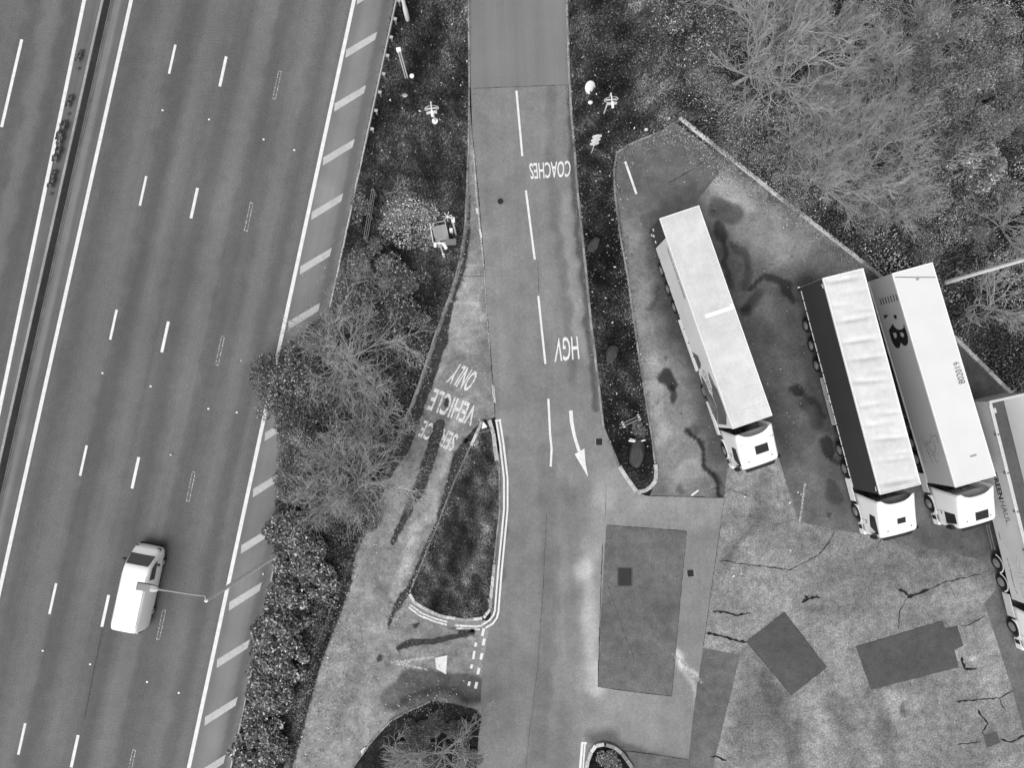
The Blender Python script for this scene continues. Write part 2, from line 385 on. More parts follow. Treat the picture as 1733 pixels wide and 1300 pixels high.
# slip road and apron
slip = [(790, -330), (793, 0), (797, 150), (800, 240), (810, 330), (820, 450), (825, 529), (835, 660), (838, 705), (846, 740), (840, 900), (830, 1050), (822, 1063), (800, 1120), (790, 1300), (780, 1630),
        (1130, 1630), (1160, 1340), (1172, 1220), (1190, 1097), (1210, 955), (1226, 843), (1092, 839), (1077, 833), (1048, 789), (1021, 724), (1014, 660), (998, 529), (988, 424), (978, 330), (972, 251), (966, 183), (962, 105), (959, 0), (955, -330)]
sheet('slip_road', slip, .003, M['slip'], .17, [
    ([(930, 150), (938, 300), (950, 420), (962, 520), (975, 640)], 4, 8, -.17), ([(963, 150), (975, 320), (990, 480), (1003, 600), (1015, 690)], 2, 7, -.40),
    ([(958, 330), (972, 480), (985, 590)], 4, 9, .16), ([(988, 950), (1000, 1040), (1003, 1120), (1012, 1168)], 3, 20, .42), ([(1020, 845), (1012, 900), (990, 960)], 8, 25, .18),
    ([(1030, 820), (1060, 850), (1150, 868), (1210, 860)], 14, 30, .16), ([(1115, 1066), (1140, 1100), (1170, 1140), (1200, 1168)], 2, 7, .75), ([(1150, 1130), (1172, 1165), (1180, 1190)], 1, 6, .5), ([(1128, 1090), (1150, 1125)], 2, 5, .4),
    ([(880, 760), (868, 900), (852, 1100), (842, 1300)], 12, 20, -.06), ([(925, 760), (932, 900), (924, 1100), (905, 1300)], 9, 14, -.13), ([(960, 820), (976, 960), (968, 1100), (952, 1300)], 7, 14, -.10),
    ([(1005, 1250), (1030, 1246), (1075, 1280), (1160, 1300)], 6, 18, -.38), ([(1060, 1170), (1110, 1220)], 20, 40, .12), ([(850, 740), (856, 860), (848, 960), (836, 1050)], 1, 5, -.25),
    ([(848, 340)], 5, 4, -.1), ([(815, 400), (828, 520), (845, 640)], 8, 20, .10), ([(905, 300), (930, 560)], 6, 12, .05), ([(990, 960), (985, 1200), (1000, 1240)], 18, 50, .14)], 3)
sheet('slip_road', [(790, -330), (793, 0), (797, 149), (962, 143), (959, 0), (955, -330)], .007, M['newer'], 0, tone=False)
# service vehicle lane
serv = [(793, 150), (800, 240), (810, 330), (820, 450), (825, 529), (835, 660), (838, 705), (828, 711), (816, 716), (796, 757), (770, 812), (738, 896), (704, 978), (693, 1006), (712, 1026), (744, 1042), (790, 1050), (822, 1050), (829, 1060),
        (818, 1120), (812, 1205), (806, 1320), (800, 1630), (395, 1630), (484, 1297), (495, 1235), (532, 1106), (555, 1044), (589, 960), (640, 840), (688, 705), (707, 657), (738, 563), (765, 490), (779, 438), (787, 383), (790, 320), (793, 250)]
sheet('service_lane', serv, .009, M['service'], .16, [
    ([(765, 590), (720, 670), (695, 740), (668, 805), (640, 870), (615, 930), (595, 990)], 6, 9, .16), ([(778, 690), (752, 775), (735, 840), (710, 890), (690, 945), (670, 1000)], 6, 7, .36),
    ([(790, 480), (800, 530), (790, 590)], 12, 14, .35), ([(768, 520), (760, 570)], 6, 8, .35), ([(805, 560), (815, 620)], 10, 16, -.10), ([(800, 300), (806, 420)], 5, 8, -.05),
    ([(805, 280), (806, 300)], 3, 6, .3), ([(600, 1010), (560, 1120), (530, 1290)], 26, 30, .12), ([(650, 1080), (640, 1180), (600, 1290)], 20, 30, .12), ([(625, 1030), (600, 1120), (575, 1220)], 8, 12, -.14),
    ([(665, 1185), (700, 1160), (750, 1155), (808, 1165)], 18, 10, -.42), ([(690, 1190), (740, 1175), (805, 1185)], 6, 12, -.35), ([(815, 450), (822, 560)], 3, 6, -.1), ([(742, 625), (700, 720)], 4, 8, .2)], 4)
# lorry park
park = [(1142, 207), (1310, 327), (1401, 398), (1487, 466), (1560, 525), (1623, 579), (1701, 657), (1760, 710), (2080, 980), (2080, 1630), (1100, 1630), (1100, 838), (1112, 812), (1103, 739), (1094, 687), (1082, 608), (1059, 451), (1049, 398), (1040, 320), (1039, 288), (1044, 256), (1066, 243)]
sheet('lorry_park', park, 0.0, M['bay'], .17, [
    ([(1120, 430), (1165, 600), (1212, 745)], 8, 34, -.30), ([(1215, 400), (1290, 620), (1330, 770)], 6, 36, -.20), ([(1345, 500), (1400, 720), (1430, 860)], 8, 36, -.24), ([(1560, 900), (1660, 920)], 16, 20, -.2), ([(1240, 330), (1330, 400), (1420, 450)], 32, 40, .60), ([(1215, 300), (1260, 330)], 14, 20, .35), ([(1060, 340), (1075, 450), (1093, 600), (1108, 740)], 9, 16, .40), ([(1125, 640), (1150, 790)], 25, 35, .38),  # opening strokes along the lorries' sides: contact shade painted into the asphalt tone
    ([(1300, 560), (1330, 620)], 25, 30, .15), ([(1110, 240), (1150, 300), (1110, 400)], 35, 30, .08), ([(1170, 820)], 30, 20, .3), ([(1350, 480), (1400, 520)], 20, 25, -.18),
    ([(1215, 350), (1245, 360)], 12, 12, -.45), ([(1222, 380), (1228, 400)], 7, 6, -.55), ([(1227, 410), (1229, 440), (1236, 478)], 3, 5, -.45), ([(1246, 412), (1262, 420), (1272, 450), (1262, 480)], 4, 6, -.40),
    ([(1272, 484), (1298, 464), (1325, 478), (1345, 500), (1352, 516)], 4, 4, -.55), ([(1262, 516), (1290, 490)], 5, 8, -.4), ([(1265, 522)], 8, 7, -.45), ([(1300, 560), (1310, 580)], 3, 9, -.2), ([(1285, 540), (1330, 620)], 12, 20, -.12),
    ([(1120, 640), (1130, 655)], 9, 4, -.62), ([(1130, 655), (1137, 682)], 3, 3, -.6), ([(1108, 682)], 3, 3, -.35), ([(1143, 706)], 2, 2, -.5),
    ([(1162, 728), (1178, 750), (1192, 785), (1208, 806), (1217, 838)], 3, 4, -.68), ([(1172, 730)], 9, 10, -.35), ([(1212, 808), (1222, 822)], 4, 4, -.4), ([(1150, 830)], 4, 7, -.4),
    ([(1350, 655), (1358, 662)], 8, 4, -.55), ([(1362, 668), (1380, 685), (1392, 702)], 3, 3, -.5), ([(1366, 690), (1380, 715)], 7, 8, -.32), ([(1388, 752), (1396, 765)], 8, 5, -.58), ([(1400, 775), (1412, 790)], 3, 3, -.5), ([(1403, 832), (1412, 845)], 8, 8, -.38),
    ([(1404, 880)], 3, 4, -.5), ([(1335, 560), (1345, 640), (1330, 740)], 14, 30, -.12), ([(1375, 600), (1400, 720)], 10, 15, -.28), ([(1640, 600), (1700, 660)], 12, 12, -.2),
    ([(1110, 500), (1106, 530)], 2, 5, -.3), ([(1120, 470), (1150, 560)], 6, 20, -.18), ([(1063, 292), (1072, 320)], 8, 20, .15), ([(1140, 300), (1170, 280), (1200, 262)], 2, 4, -.3), ([(1260, 280), (1330, 340), (1440, 430)], 4, 8, -.35)], 4)
sheet('asphalt_patch', [(1056, 262), (1100, 238), (1150, 220), (1223, 284), (1176, 345), (1128, 350), (1062, 372), (1046, 330), (1047, 290)], .005, M['patch2'], 0, tone=False)
conc = [(1226, 843), (1231, 792), (1262, 795), (1310, 770), (1317, 773), (1351, 883), (1420, 898), (1505, 911), (1580, 930), (1657, 948), (1690, 962), (1684, 1000), (1665, 1022), (1675, 1049), (1712, 1164), (1733, 1242), (1800, 1630), (1100, 1630), (1165, 1300), (1176, 1195), (1189, 1100), (1210, 955)]
sheet('concrete_apron', conc, .006, M['concrete'], .17, [
    ([(1218, 960), (1262, 895), (1288, 838), (1300, 790)], 4, 8, -.20), ([(1235, 940), (1275, 890), (1300, 850)], 2, 6, -.14), ([(1400, 1010), (1480, 960), (1600, 960)], 25, 40, -.16), ([(1290, 960), (1360, 1010)], 25, 40, .08),
    ([(1480, 1170), (1500, 1230), (1510, 1300)], 8, 14, -.26), ([(1410, 1190), (1440, 1260), (1450, 1300)], 8, 20, -.22), ([(1300, 1150), (1330, 1230), (1350, 1300)], 8, 16, -.24), ([(1490, 1180), (1520, 1200)], 12, 14, .28), ([(1400, 1230), (1370, 1290)], 10, 22, .15), ([(1215, 1180), (1220, 1260)], 12, 22, .22),
    ([(1280, 1120), (1290, 1180), (1260, 1260)], 18, 30, -.18), ([(1532, 1202)], 5, 6, -.4), ([(1645, 1120)], 4, 8, .6), ([(1560, 1185)], 5, 18, .2), ([(1650, 1180), (1690, 1090)], 14, 25, .12), ([(1600, 1010), (1640, 1010)], 12, 20, .15),
    ([(1630, 1300), (1720, 1230)], 16, 26, -.12), ([(1250, 880), (1300, 870)], 10, 26, -.1), ([(1505, 912), (1600, 940), (1680, 962)], 3, 8, -.2), ([(1440, 1130), (1410, 1080)], 16, 22, .12)], 4)
for pl, m_ in (([(1026, 889), (1162, 899), (1150, 1030), (1137, 1179), (1011, 1163), (1018, 1020)], 'patch2'), ([(1189.5, 1097), (1253, 1109), (1204, 1310), (1166, 1310), (1166, 1279), (1175, 1195)], 'patch2'),
               ([(1327.5, 1036), (1399, 1130), (1339, 1177), (1263, 1086)], 'patch'), ([(1448, 1095), (1595, 1051), (1600, 1064), (1620, 1059), (1631, 1093), (1615, 1101), (1622, 1130), (1474, 1168)], 'patch'),
               ([(1663, 1244), (1687, 1238), (1693, 1257), (1670, 1267)], 'patch'), ([(1064, 1272), (1110, 1278), (1166, 1286), (1166, 1340), (1060, 1340)], 'patch2')):
    sheet('asphalt_patch', pl, .011, M[m_], .3, tone=False, jag=.012)

# cracks and tar joints
cr = Marks(); rr = random.Random(3)
def crack(pts, w0, jit=2.2, z=.015):
    P = [np.array(p, float) for p in pts]; out = []
    for a, b in zip(P[:-1], P[1:]):
        n = max(2, int(np.hypot(*(b-a))/5))
        for i in range(n): out.append(a+(b-a)*i/n+np.array([rr.uniform(-jit, jit), rr.uniform(-jit, jit)])*(.5 if i else .2))
    out.append(P[-1]); W = GP(out)
    cr.add(*strip(W, [max(.012, w0*(.4+1.2*abs(sin(i*1.7))*rr.random()))*(.35 if i in (0, len(W)-1) else 1) for i in range(len(W))], z))
for pts, w0 in (([(1205, 1035), (1225, 1036), (1245, 1042), (1270, 1038)], .12), ([(1195, 1072), (1220, 1076), (1250, 1086), (1264, 1088)], .16), ([(1215, 948), (1260, 955), (1330, 964), (1337, 965), (1385, 940), (1405, 915), (1412, 900)], .06),
                ([(1520, 1066), (1522, 1035), (1535, 1012)], .07), ([(1535, 1012), (1560, 1003), (1572, 998)], .24), ([(1572, 998), (1600, 985), (1660, 972)], .07), ([(1519, 998), (1530, 1001), (1538, 1010)], .2), ([(1356, 1021), (1368, 1014), (1362, 1008)], .2), ([(1368, 1014), (1380, 1011), (1388, 1012)], .18), ([(1380, 1011), (1384, 1006)], .08),
                ([(1618, 1189), (1655, 1184), (1690, 1182), (1715, 1170)], .1), ([(1690, 1182), (1702, 1205)], .07), ([(1655, 1200), (1660, 1212), (1672, 1225), (1663, 1238)], .12), ([(1620, 1261), (1660, 1256)], .07), ([(1693, 1252), (1710, 1257), (1735, 1245)], .14), ([(1625, 1060), (1640, 1058), (1668, 1042)], .06), ([(1627, 1112), (1632, 1132), (1655, 1132)], .16),
                ([(1216, 843), (1235, 828), (1268, 840)], .06), ([(1202, 1282), (1212, 1281), (1230, 1288)], .18), ([(1606, 990), (1616, 1012)], .04), ([(1480, 930), (1500, 905)], .03), ([(1345, 880), (1310, 888)], .03), ([(1028, 990), (1060, 1080), (1075, 1120)], .02), ([(1663, 1238), (1664, 1244)], .1)):
    crack(pts, w0)
for pts, w0 in (([(1092, 839), (1226, 843)], .04), ([(800, 149), (880, 146), (962, 143)], .035), ([(800, 230), (810, 330), (820, 450), (825, 529), (835, 660), (838, 705)], .045), ([(925, 870), (920, 980), (910, 1130), (896, 1240), (889, 1310)], .018), ([(1020, 920), (1018, 960), (1015, 1060), (1012, 1160)], .05), ([(1012, 1163), (1060, 1170), (1136, 1179)], .04), ([(1137, 1179), (1150, 1030), (1162, 899)], .025), ([(1026, 889), (1162, 899)], .03),
                ([(1026, 820), (1024, 880)], .02), ([(910, 440), (912, 500)], .025), ([(1226, 843), (1210, 955), (1190, 1095)], .03), ([(1263, 1086), (1327, 1036), (1399, 1130), (1339, 1177), (1263, 1086)], .03), ([(1448, 1095), (1595, 1051)], .03), ([(1110, 1278), (1166, 1287)], .03), ([(780, 467), (820, 467)], .025), ([(1048, 1270), (1110, 1278)], .05), ([(1130, 310), (1175, 285), (1200, 262)], .05), ([(175, 1060), (160, 1130), (143, 1220)], .02)):
    crack(pts, w0, .6)
tag(cr.build('tar_joints', M['joint']), kind='structure')

# ---- painted markings
mk = Marks()
for (x0, s), wd in ((E_RIGHT, .24), (E_L1, .24), (E_L2, .24)):
    P = ln(x0, s)
    W = resample(GP(P), 2.0)
    mk.add(*strip(W, wd, .010))
tag(mk.build('road_marking', M['paint']), kind='structure')
mk = Marks(); mw_ = Marks(); mo = Marks()
def dash(mb, p0, L, wd, z=.010):
    p0 = np.array(p0); mb.add(*strip([p0, p0-RD*L], wd, z))
for k in range(-2, 8):
    dash(mk, G(297, 75)[:2]-RD*9*k, 2.0, .16); dash(mk, G(383, 95)[:2]-RD*9*k, 2.06, .19)
    p = G(474, 120)[:2]-RD*9*k
    for s in (-1, 1): dash(mo, p+RN*s*.09, 1.95, .05)
    for e in (0, 1.9): mo.add(*strip([p-RD*e-RN*.11, p-RD*e+RN*.11], .06, .0102))
for k in (-1, 0, 1): dash(mk, G(37, 66)[:2]-RD*9*k, 6.0, .20)
# slip road
for a, b in (((874, 153), (884, 264)), ((890, 322), (905, 439)), ((911, 501), (923, 616)), ((928, 675), (931, 735))): mk.line([a, b], .14)
mk.line([(931, 735), (933.5, 760), (932, 790)], .14)
mk.line([(966, 695), (967.5, 715), (972, 738), (980, 764)], [.24, .24, .2, .2]); mk.poly([(972.5, 769), (989, 759.5), (991, 785), (995.5, 808)])
mk.line([(1058, 273), (1077, 328)], .15); mk.line([(1170, 839), (1182, 830)], .12)
outer = [(846, 712), (852, 750), (859, 810), (859, 862), (854, 915), (849, 967), (843.5, 1036), (841, 1046), (834, 1056), (822, 1063)]
inner = [(840, 713), (846, 750), (853, 810), (853, 862), (848, 915), (843, 967), (837.5, 1034), (835, 1042), (828, 1050.5), (816, 1058)]
mk.line(outer, .12, .014); mk.line(inner, .12, .014); mk.line([(838, 712), (848, 711)], .12, .0142); mk.line([(819, 1064), (816, 1077)], .17, .014)
mw_.line([(691.5, 1028), (712, 1043), (735, 1052), (756, 1058)], .12, .014); mw_.line([(694, 1024), (715, 1039), (738, 1048), (757, 1053)], .1, .014); mw_.line([(770, 1059), (806, 1061), (816, 1059)], .12, .014); mw_.line([(772, 1064), (812, 1066)], .12, .014)
mk.line([(820, 1081), (817.5, 1093)], .18, .014)
for x, y in ((816, 1106), (811, 1131), (807, 1155)): mk.line([(x, y), (x-2.5, y+11)], .18, .014)
for x, y, L in ((806, 1088, 7), (803, 1102, 14), (799, 1125, 7), (795, 1154, 7)): mk.line([(x, y), (x-2, y+L)], .16, .014)
mk.poly([(736, 1114), (757, 1110), (756, 1125), (755, 1142), (746, 1137), (738.5, 1133)], .014)
fa = Marks(); fa.line([(664, 1122), (700, 1117), (736, 1113)], .16, .014); fa.line([(668, 1123), (695, 1128), (724, 1134)], .16, .014); fa.line([(662, 1122), (695, 1122)], .22, .0142)
fa.line([(1353, 884), (1357, 860), (1362, 818)], .14, .014)
mw_.line([(834, 652), (837, 682)], .14, .014); mw_.line([(806, 352), (809, 362)], .12, .014); mw_.line([(812, 388), (815, 402)], .14, .014); fa.line([(801, 250), (806, 330), (820, 460), (829, 590)], .10, .0138)
mk.line([(985.5, 1258), (981, 1310), (974, 1400)], .16, .014); mk.line([(990, 1259), (986, 1310), (980, 1400)], .1, .014); mk.line([(984, 1258), (993, 1258.5)], .14, .0142)
tag(mk.build('road_marking', M['paint']), kind='structure'); tag(mw_.build('road_marking', M['paint_worn']), kind='structure')
tag(mo.build('road_marking', M['paint_faint']), kind='structure'); tag(fa.build('road_marking', M['paint_faint']), kind='structure')
# hatching on the hard shoulder
ha = Marks(); b0 = G(584.8, 97.5)[:2]; per = ((b0-G(340.7, 1228)[:2])@RD)/12
q = [G(*p)[:2]-b0 for p in ((585.6, 83.7), (638.4, 52.8), (634.8, 66.7), (584.8, 97.5))]
for k in range(-4, 17):
    ha.add([(*(b0-RD*per*k+v), .009) for v in q], [(0, 1, 2, 3)])
tag(ha.build('road_marking', M['hatch']), kind='structure')
# lettering
def text_mesh(txt, bold=0.0):
    cu = bpy.data.curves.new('t', 'FONT'); cu.body = txt; cu.offset = bold; cu.resolution_u = 3
    o = bpy.data.objects.new('t', cu); COL.objects.link(o); dg = bpy.context.evaluated_depsgraph_get()
    me = bpy.data.meshes.new_from_object(o.evaluated_get(dg)); bpy.data.objects.remove(o)
    V = np.array([v.co[:2] for v in me.vertices]); Fs = [tuple(p.vertices) for p in me.polygons]; bpy.data.meshes.remove(me)
    V = (V-V.min(0))/(V.max(0)-V.min(0)); return V, Fs
def quad_map(V, bl, br, tr, tl):
    u, v = V[:, :1], V[:, 1:2]; bl, br, tr, tl = [np.array(a, float) for a in (bl, br, tr, tl)]
    return bl*(1-u)*(1-v)+br*u*(1-v)+tr*u*v+tl*(1-u)*v
for txt, c, m_, b_ in (('COACHES', ((966, 271), (895, 276), (898, 303), (965, 299)), 'paint', .012), ('HGV', ((977, 568.5), (940, 572), (938.5, 613), (981, 608)), 'paint', .008),
                   ('ONLY', ((811.5, 630.5), (775.5, 613.5), (754, 647), (792, 664)), 'paint_worn', .02), ('VEHICLE', ((809, 688), (736, 656), (722, 693), (797, 721.5)), 'paint_worn', .02), ('SERVICE', ((777, 736), (719, 711), (706.5, 738.5), (764, 765.5)), 'paint_worn', .02)):
    V, Fs = text_mesh(txt, b_); P = quad_map(V, *c); W = GP(P, .017)
    tag(MB().add(W, Fs).build('road_lettering', M[m_]), kind='structure')

# ---- pale dusty scuffs across the apron
sc = []
for a, b, w_ in (((1110, 1058), (1152, 1112), 18), ((1122, 1085), (1178, 1150), 26), ((1146, 1118), (1208, 1178), 30), ((1158, 1152), (1186, 1192), 22), ((1190, 1160), (1218, 1200), 16), ((1138, 1070), (1172, 1106), 14), ((1180, 1110), (1200, 1135), 10), ((1205, 1200), (1222, 1222), 9), ((1085, 1010), (1098, 1028), 8)):
    a, b = np.array(a), np.array(b); n_ = np.array([-(b-a)[1], (b-a)[0]])/np.hypot(*(b-a)); m_ = (a+b)/2
    sc.append(sheet('surface_scuff', [tuple(a), tuple(m_+n_*w_*.5-(b-a)*.12), tuple(b), tuple(m_-n_*w_*.5+(b-a)*.1)], .0185+.0005*len(sc), M['chalk'], .12, tone=False, edge=.3))
merge_later = sc
# ---- moss on the neglected service lane
def merge(objs, name):
    bm = bmesh.new()
    for o in objs: bm.from_mesh(o.data)
    me = bpy.data.meshes.new(name); bm.to_mesh(me); bm.free(); me.materials.append(objs[0].data.materials[0])
    for o in objs: bpy.data.objects.remove(o)
    return tag(link(name, me), kind='stuff')
mosses = [[(745, 705), (758, 712), (752, 740), (740, 780), (722, 830), (700, 870), (683, 900), (668, 928), (655, 925), (668, 890), (690, 840), (708, 790), (722, 745), (730, 715)],
          [(808, 716), (818, 706), (828, 708), (800, 760), (772, 815), (742, 895), (706, 978), (697, 1008), (672, 1040), (658, 1075), (648, 1076), (655, 1045), (668, 1015), (690, 985), (708, 940), (735, 880), (752, 815), (763, 770), (782, 742)],
          [(757, 667), (763, 678), (764, 692), (752, 693), (744, 689), (750, 678)], [(694, 1055), (710, 1050), (716, 1056), (706, 1068), (695, 1066)],
          [(664, 1095), (690, 1078), (730, 1078), (770, 1070), (806, 1060), (808, 1078), (770, 1086), (735, 1095), (700, 1097), (672, 1106)], [(632, 1118), (642, 1102), (656, 1112), (645, 1124), (632, 1124)],
          [(752, 1056), (785, 1062), (810, 1060), (808, 1076), (780, 1074), (755, 1066)], [(793, 300), (800, 330), (799, 400), (792, 450), (784, 478), (775, 500), (768, 530), (762, 560), (762, 580), (752, 600), (744, 630), (730, 668), (712, 720), (695, 765), (670, 800), (640, 860), (632, 850), (690, 700), (708, 657), (739, 563), (766, 490), (780, 438), (788, 383), (791, 320)],
          [(664, 1222), (690, 1203), (728, 1186), (768, 1188), (806, 1198), (814, 1212), (806, 1206), (770, 1197), (728, 1192), (692, 1207), (667, 1222)], [(589, 955), (560, 1045), (535, 1110), (498, 1240), (484, 1310), (496, 1310), (515, 1245), (545, 1130), (572, 1060), (600, 985)],
          [(816, 708), (806, 716), (790, 735), (776, 752), (790, 755), (812, 724)], [(960, 60), (965, 150), (975, 300), (990, 470), (1003, 600), (1013, 690), (1010, 690), (998, 600), (985, 480), (970, 310), (961, 150)],
          [(1004, 1262), (1018, 1250), (1040, 1255), (1062, 1272), (1075, 1300), (1066, 1296), (1050, 1268), (1030, 1260)]]
tag(merge(merge_later, 'surface_scuff'), kind='structure')
merge([sheet('moss', p, .021, M['moss'], .16, tone=False, edge=.35, kind='stuff', jag=.06) for p in mosses], 'moss')

# ---- verges (raised turf) and kerbs
V1 = [(lx(-330, *E_KERB)+3, -330), (lx(1630, *E_KERB)+3, 1630), (395, 1630), (483, 1297), (495, 1235), (532, 1106), (555, 1044), (589, 960), (640, 840), (688, 705), (707, 657), (738, 563), (765, 490), (779, 438), (787, 383), (790, 320), (793, 250), (794, 150), (793, 0), (789, -330)]
V2 = [(818, 711), (796, 757), (770, 812), (738, 896), (704, 978), (693, 1005), (712, 1025), (744, 1041), (788, 1048), (822, 1043), (829, 1033), (834, 976), (840, 905), (845, 862), (844.5, 786), (834, 726), (827, 711)]
V3 = [(955, -330), (959, 0), (962, 105), (966, 183), (972, 251), (978, 330), (988, 424), (998, 529), (1014, 660), (1021, 724), (1048, 789), (1077, 833), (1095, 829), (1112, 813), (1108, 786), (1103, 739), (1094, 687), (1082, 608), (1059, 451), (1049, 398), (1040, 320), (1039, 288), (1044, 256), (1066, 243), (1121, 222), (1148, 203), (1310, 329), (1401, 400), (1487, 468), (1560, 527), (1623, 581), (1701, 659), (1760, 712), (2080, 985), (2080, -330)]
V4 = [(597, 1300), (634, 1248), (665, 1216), (728, 1188), (770, 1193), (806, 1203), (815, 1214), (810, 1242), (806, 1300), (800, 1630), (470, 1630)]
V5 = [(994, 1292), (1001, 1268), (1010, 1261), (1018, 1259), (1033, 1261), (1048, 1269), (1059, 1284), (1069, 1298), (1085, 1400), (985, 1400)]
sheet('verge', V1, .05, M['verge'], .3, [([(690, 370), (710, 400)], 22, 22, 1.6), ([(640, 480), (760, 480)], 20, 30, .5), ([(690, 280)], 30, 30, .2)], 6)
sheet('verge', V2, .06, M['verge'], .2, [([(815, 800), (820, 880)], 14, 16, 1.4), ([(790, 850), (800, 960)], 14, 25, .4), ([(760, 920), (740, 1000)], 20, 30, .1)], 4)
sheet('verge', V3, .06, M['verge'], .3, [([(1150, 0), (1250, 90)], 50, 70, .6), ([(1010, 300), (1060, 760)], 18, 14, -.35), ([(1300, 290), (1480, 420)], 30, 40, .4)], 6)
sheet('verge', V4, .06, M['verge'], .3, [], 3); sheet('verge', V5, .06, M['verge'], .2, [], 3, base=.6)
kerb([(789, -330), (793, 0), (794, 150), (793, 250), (790, 320), (787, 383), (779, 438), (765, 490), (738, 563), (707, 657), (688, 705), (640, 840), (589, 960), (555, 1044), (532, 1106), (495, 1235), (483, 1297), (400, 1620)], M['kerb'], .13, .09, seed=1)
kerb([(955, -330), (959, 0), (962, 105), (966, 183), (972, 251), (978, 330), (988, 424), (998, 529), (1014, 660), (1021, 724), (1048, 789)], M['kerb'], .15, .11, seed=2)
kerb([(1048, 789), (1062, 811), (1077, 832)], M['kerb_pale'], .26, .13, .9, seed=3); kerb([(1078, 833), (1095, 829), (1108, 818), (1111, 806), (1109, 786)], M['kerb_pale'], .26, .13, .5, seed=4)
kerb([(1108.5, 785), (1103, 739), (1094, 687), (1082, 608), (1059, 451), (1049, 398), (1040, 320), (1039, 288), (1044, 256), (1066, 243), (1121, 222), (1142, 207)], M['kerb'], .13, .10, seed=5)
kerb([(1149, 199), (1310, 327), (1401, 398), (1487, 466), (1560, 525), (1623, 579), (1701, 657), (1760, 710), (2060, 970)], M['kerb_pale'], .26, .14, 1.1, seed=6)
kerb([(817, 712), (796, 757), (770, 812), (738, 896), (704, 978), (693.5, 1003)], M['kerb'], .11, .10, seed=7)
kerb([(693, 1005), (701, 1018), (712, 1026), (744, 1042), (788, 1049.5), (816, 1046)], M['kerb_pale'], .2, .13, .6, seed=8); kerb([(818, 1045.5), (826, 1040), (829, 1033), (834.5, 976), (836, 955)], M['kerb_pale'], .2, .13, .7, seed=9)
kerb([(836, 954), (841, 905), (846, 862), (845, 786), (838, 745)], M['kerb'], .12, .12, seed=10); kerb([(841, 780), (834, 726), (828, 711)], M['kerb_pale'], .26, .14, .8, seed=11); kerb([(816, 713), (808, 730), (797, 754)], M['kerb_pale'], .2, .13, .8, seed=12)
kerb([(597, 1300), (634, 1248), (665, 1216), (728, 1188)], M['kerb'], .12, .08, seed=13)
kerb([(988, 1330), (994, 1289), (1001.5, 1267), (1010, 1260), (1022, 1259)], M['kerb_pale'], .24, .15, .55, seed=14); kerb([(1025, 1259.5), (1034, 1261), (1048, 1269), (1059, 1284), (1069, 1298), (1080, 1360)], M['kerb'], .24, .15, .6, seed=15)
# kerb under the guard rail line along the motorway
kerb([(lx(y, *E_KERB)+1, y) for y in (245, 640, 1000, 1330)], M['kerb_pale'], .11, .16, 1.0, seed=16)

# gully and manhole covers
def grate(px, py, s, rz, label, cat='drain cover'):
    p = G(px, py); t = thing('drain_cover', label, cat, (p[0], p[1], .012), rz)
    MB().box(-s, s, -s, s, -.03, .004).build('frame', M['bracket'], t)
    b = MB()
    for i in range(6):
        y = -s*.8+i*s*1.6/5; b.box(-s*.82, s*.82, y-s*.09, y+s*.09, .0, .012)
    b.box(-s*.82, -s*.7, -s*.85, s*.85, 0, .013).box(s*.7, s*.82, -s*.85, s*.85, 0, .013)
    MB().box(-s*.84, s*.84, -s*.86, s*.86, 0, .006).build('sump', M['joint'], t); b.build('grating', M['iron'], t)
grate(1014, 748, .25, .02, 'square iron drain cover beside the kerb near the painted arrow')
grate(1168.5, 970.5, .25, .1, 'square iron drain cover between the big dark patch and the concrete')
p = G(1057.5, 977); t = thing('manhole_cover', 'large dark manhole cover inside the big rectangular asphalt patch', 'manhole cover', (p[0], p[1], .016))
MB().box(-.5, .5, -.62, .62, -.02, .008).build('surround', M['patch'], t, bevel=.004)
b = MB().box(-.42, .42, -.55, .55, 0, .02); b.build('lid', M['iron'], t, bevel=.008)
p = G(847, 340.5); t = thing('manhole_cover', 'small round dark cover in the upper slip road lane', 'manhole cover', (p[0], p[1], .008)); MB().lathe([(.2, -.02), (.2, .008), (.17, .012), (.17, .008), (0.01, .01)], n=18).build('lid', M['iron'], t)

# cat's eyes
st = MB().box(-.05, .05, -.06, .06, 0, .02).build('road_stud', M['white_metal'], None, bevel=.006)
tag(st, "small pale reflective road stud on the motorway between the painted dashes", 'road stud', 'reflective studs along the motorway lane lines')
first = True
for (px, py), k0 in (((272, 186), 0), ((355, 205), 0), ((448, 232), 0), ((497, 250), 0)):
    for k in range(0, 3):
        p = G(px, py)[:2]-RD*18*k+RN*rr.uniform(-.15, .15)-RD*rr.uniform(-.3, .3)
        o = st if first else st.copy()
        if not first: COL.objects.link(o)
        first = False; o.location = (p[0], p[1], .004); o.rotation_euler.z = ROADA

# ---- concrete barrier in the central reserve
t = thing('concrete_barrier', 'long low concrete step barrier with a dark stained face in the central reserve', 'barrier')
ba, bb = G(lx(-330, 188, .2222), -330), G(lx(1630, 188, .2222), 1630)
def bar_pt(s, off): q = ba[:2]+(bb[:2]-ba[:2])*s+RN*off; return q
def sweep(prof, name, m, n=12):
    V = []; k = len(prof)
    for i in range(n+1):
        for (o, z) in prof: V.append((*bar_pt(i/n, o), z))
    return MB().add(V, [(i*k+j, i*k+j+1, (i+1)*k+j+1, (i+1)*k+j) for i in range(n) for j in range(k-1)]).build(name, m, t)
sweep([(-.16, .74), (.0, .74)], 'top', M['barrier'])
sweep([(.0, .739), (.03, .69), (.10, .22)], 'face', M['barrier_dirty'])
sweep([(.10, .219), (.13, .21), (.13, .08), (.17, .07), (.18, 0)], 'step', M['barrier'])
sweep([(-.16, .739), (-.22, .22), (-.28, .21), (-.27, 0)], 'back_face', M['barrier'])

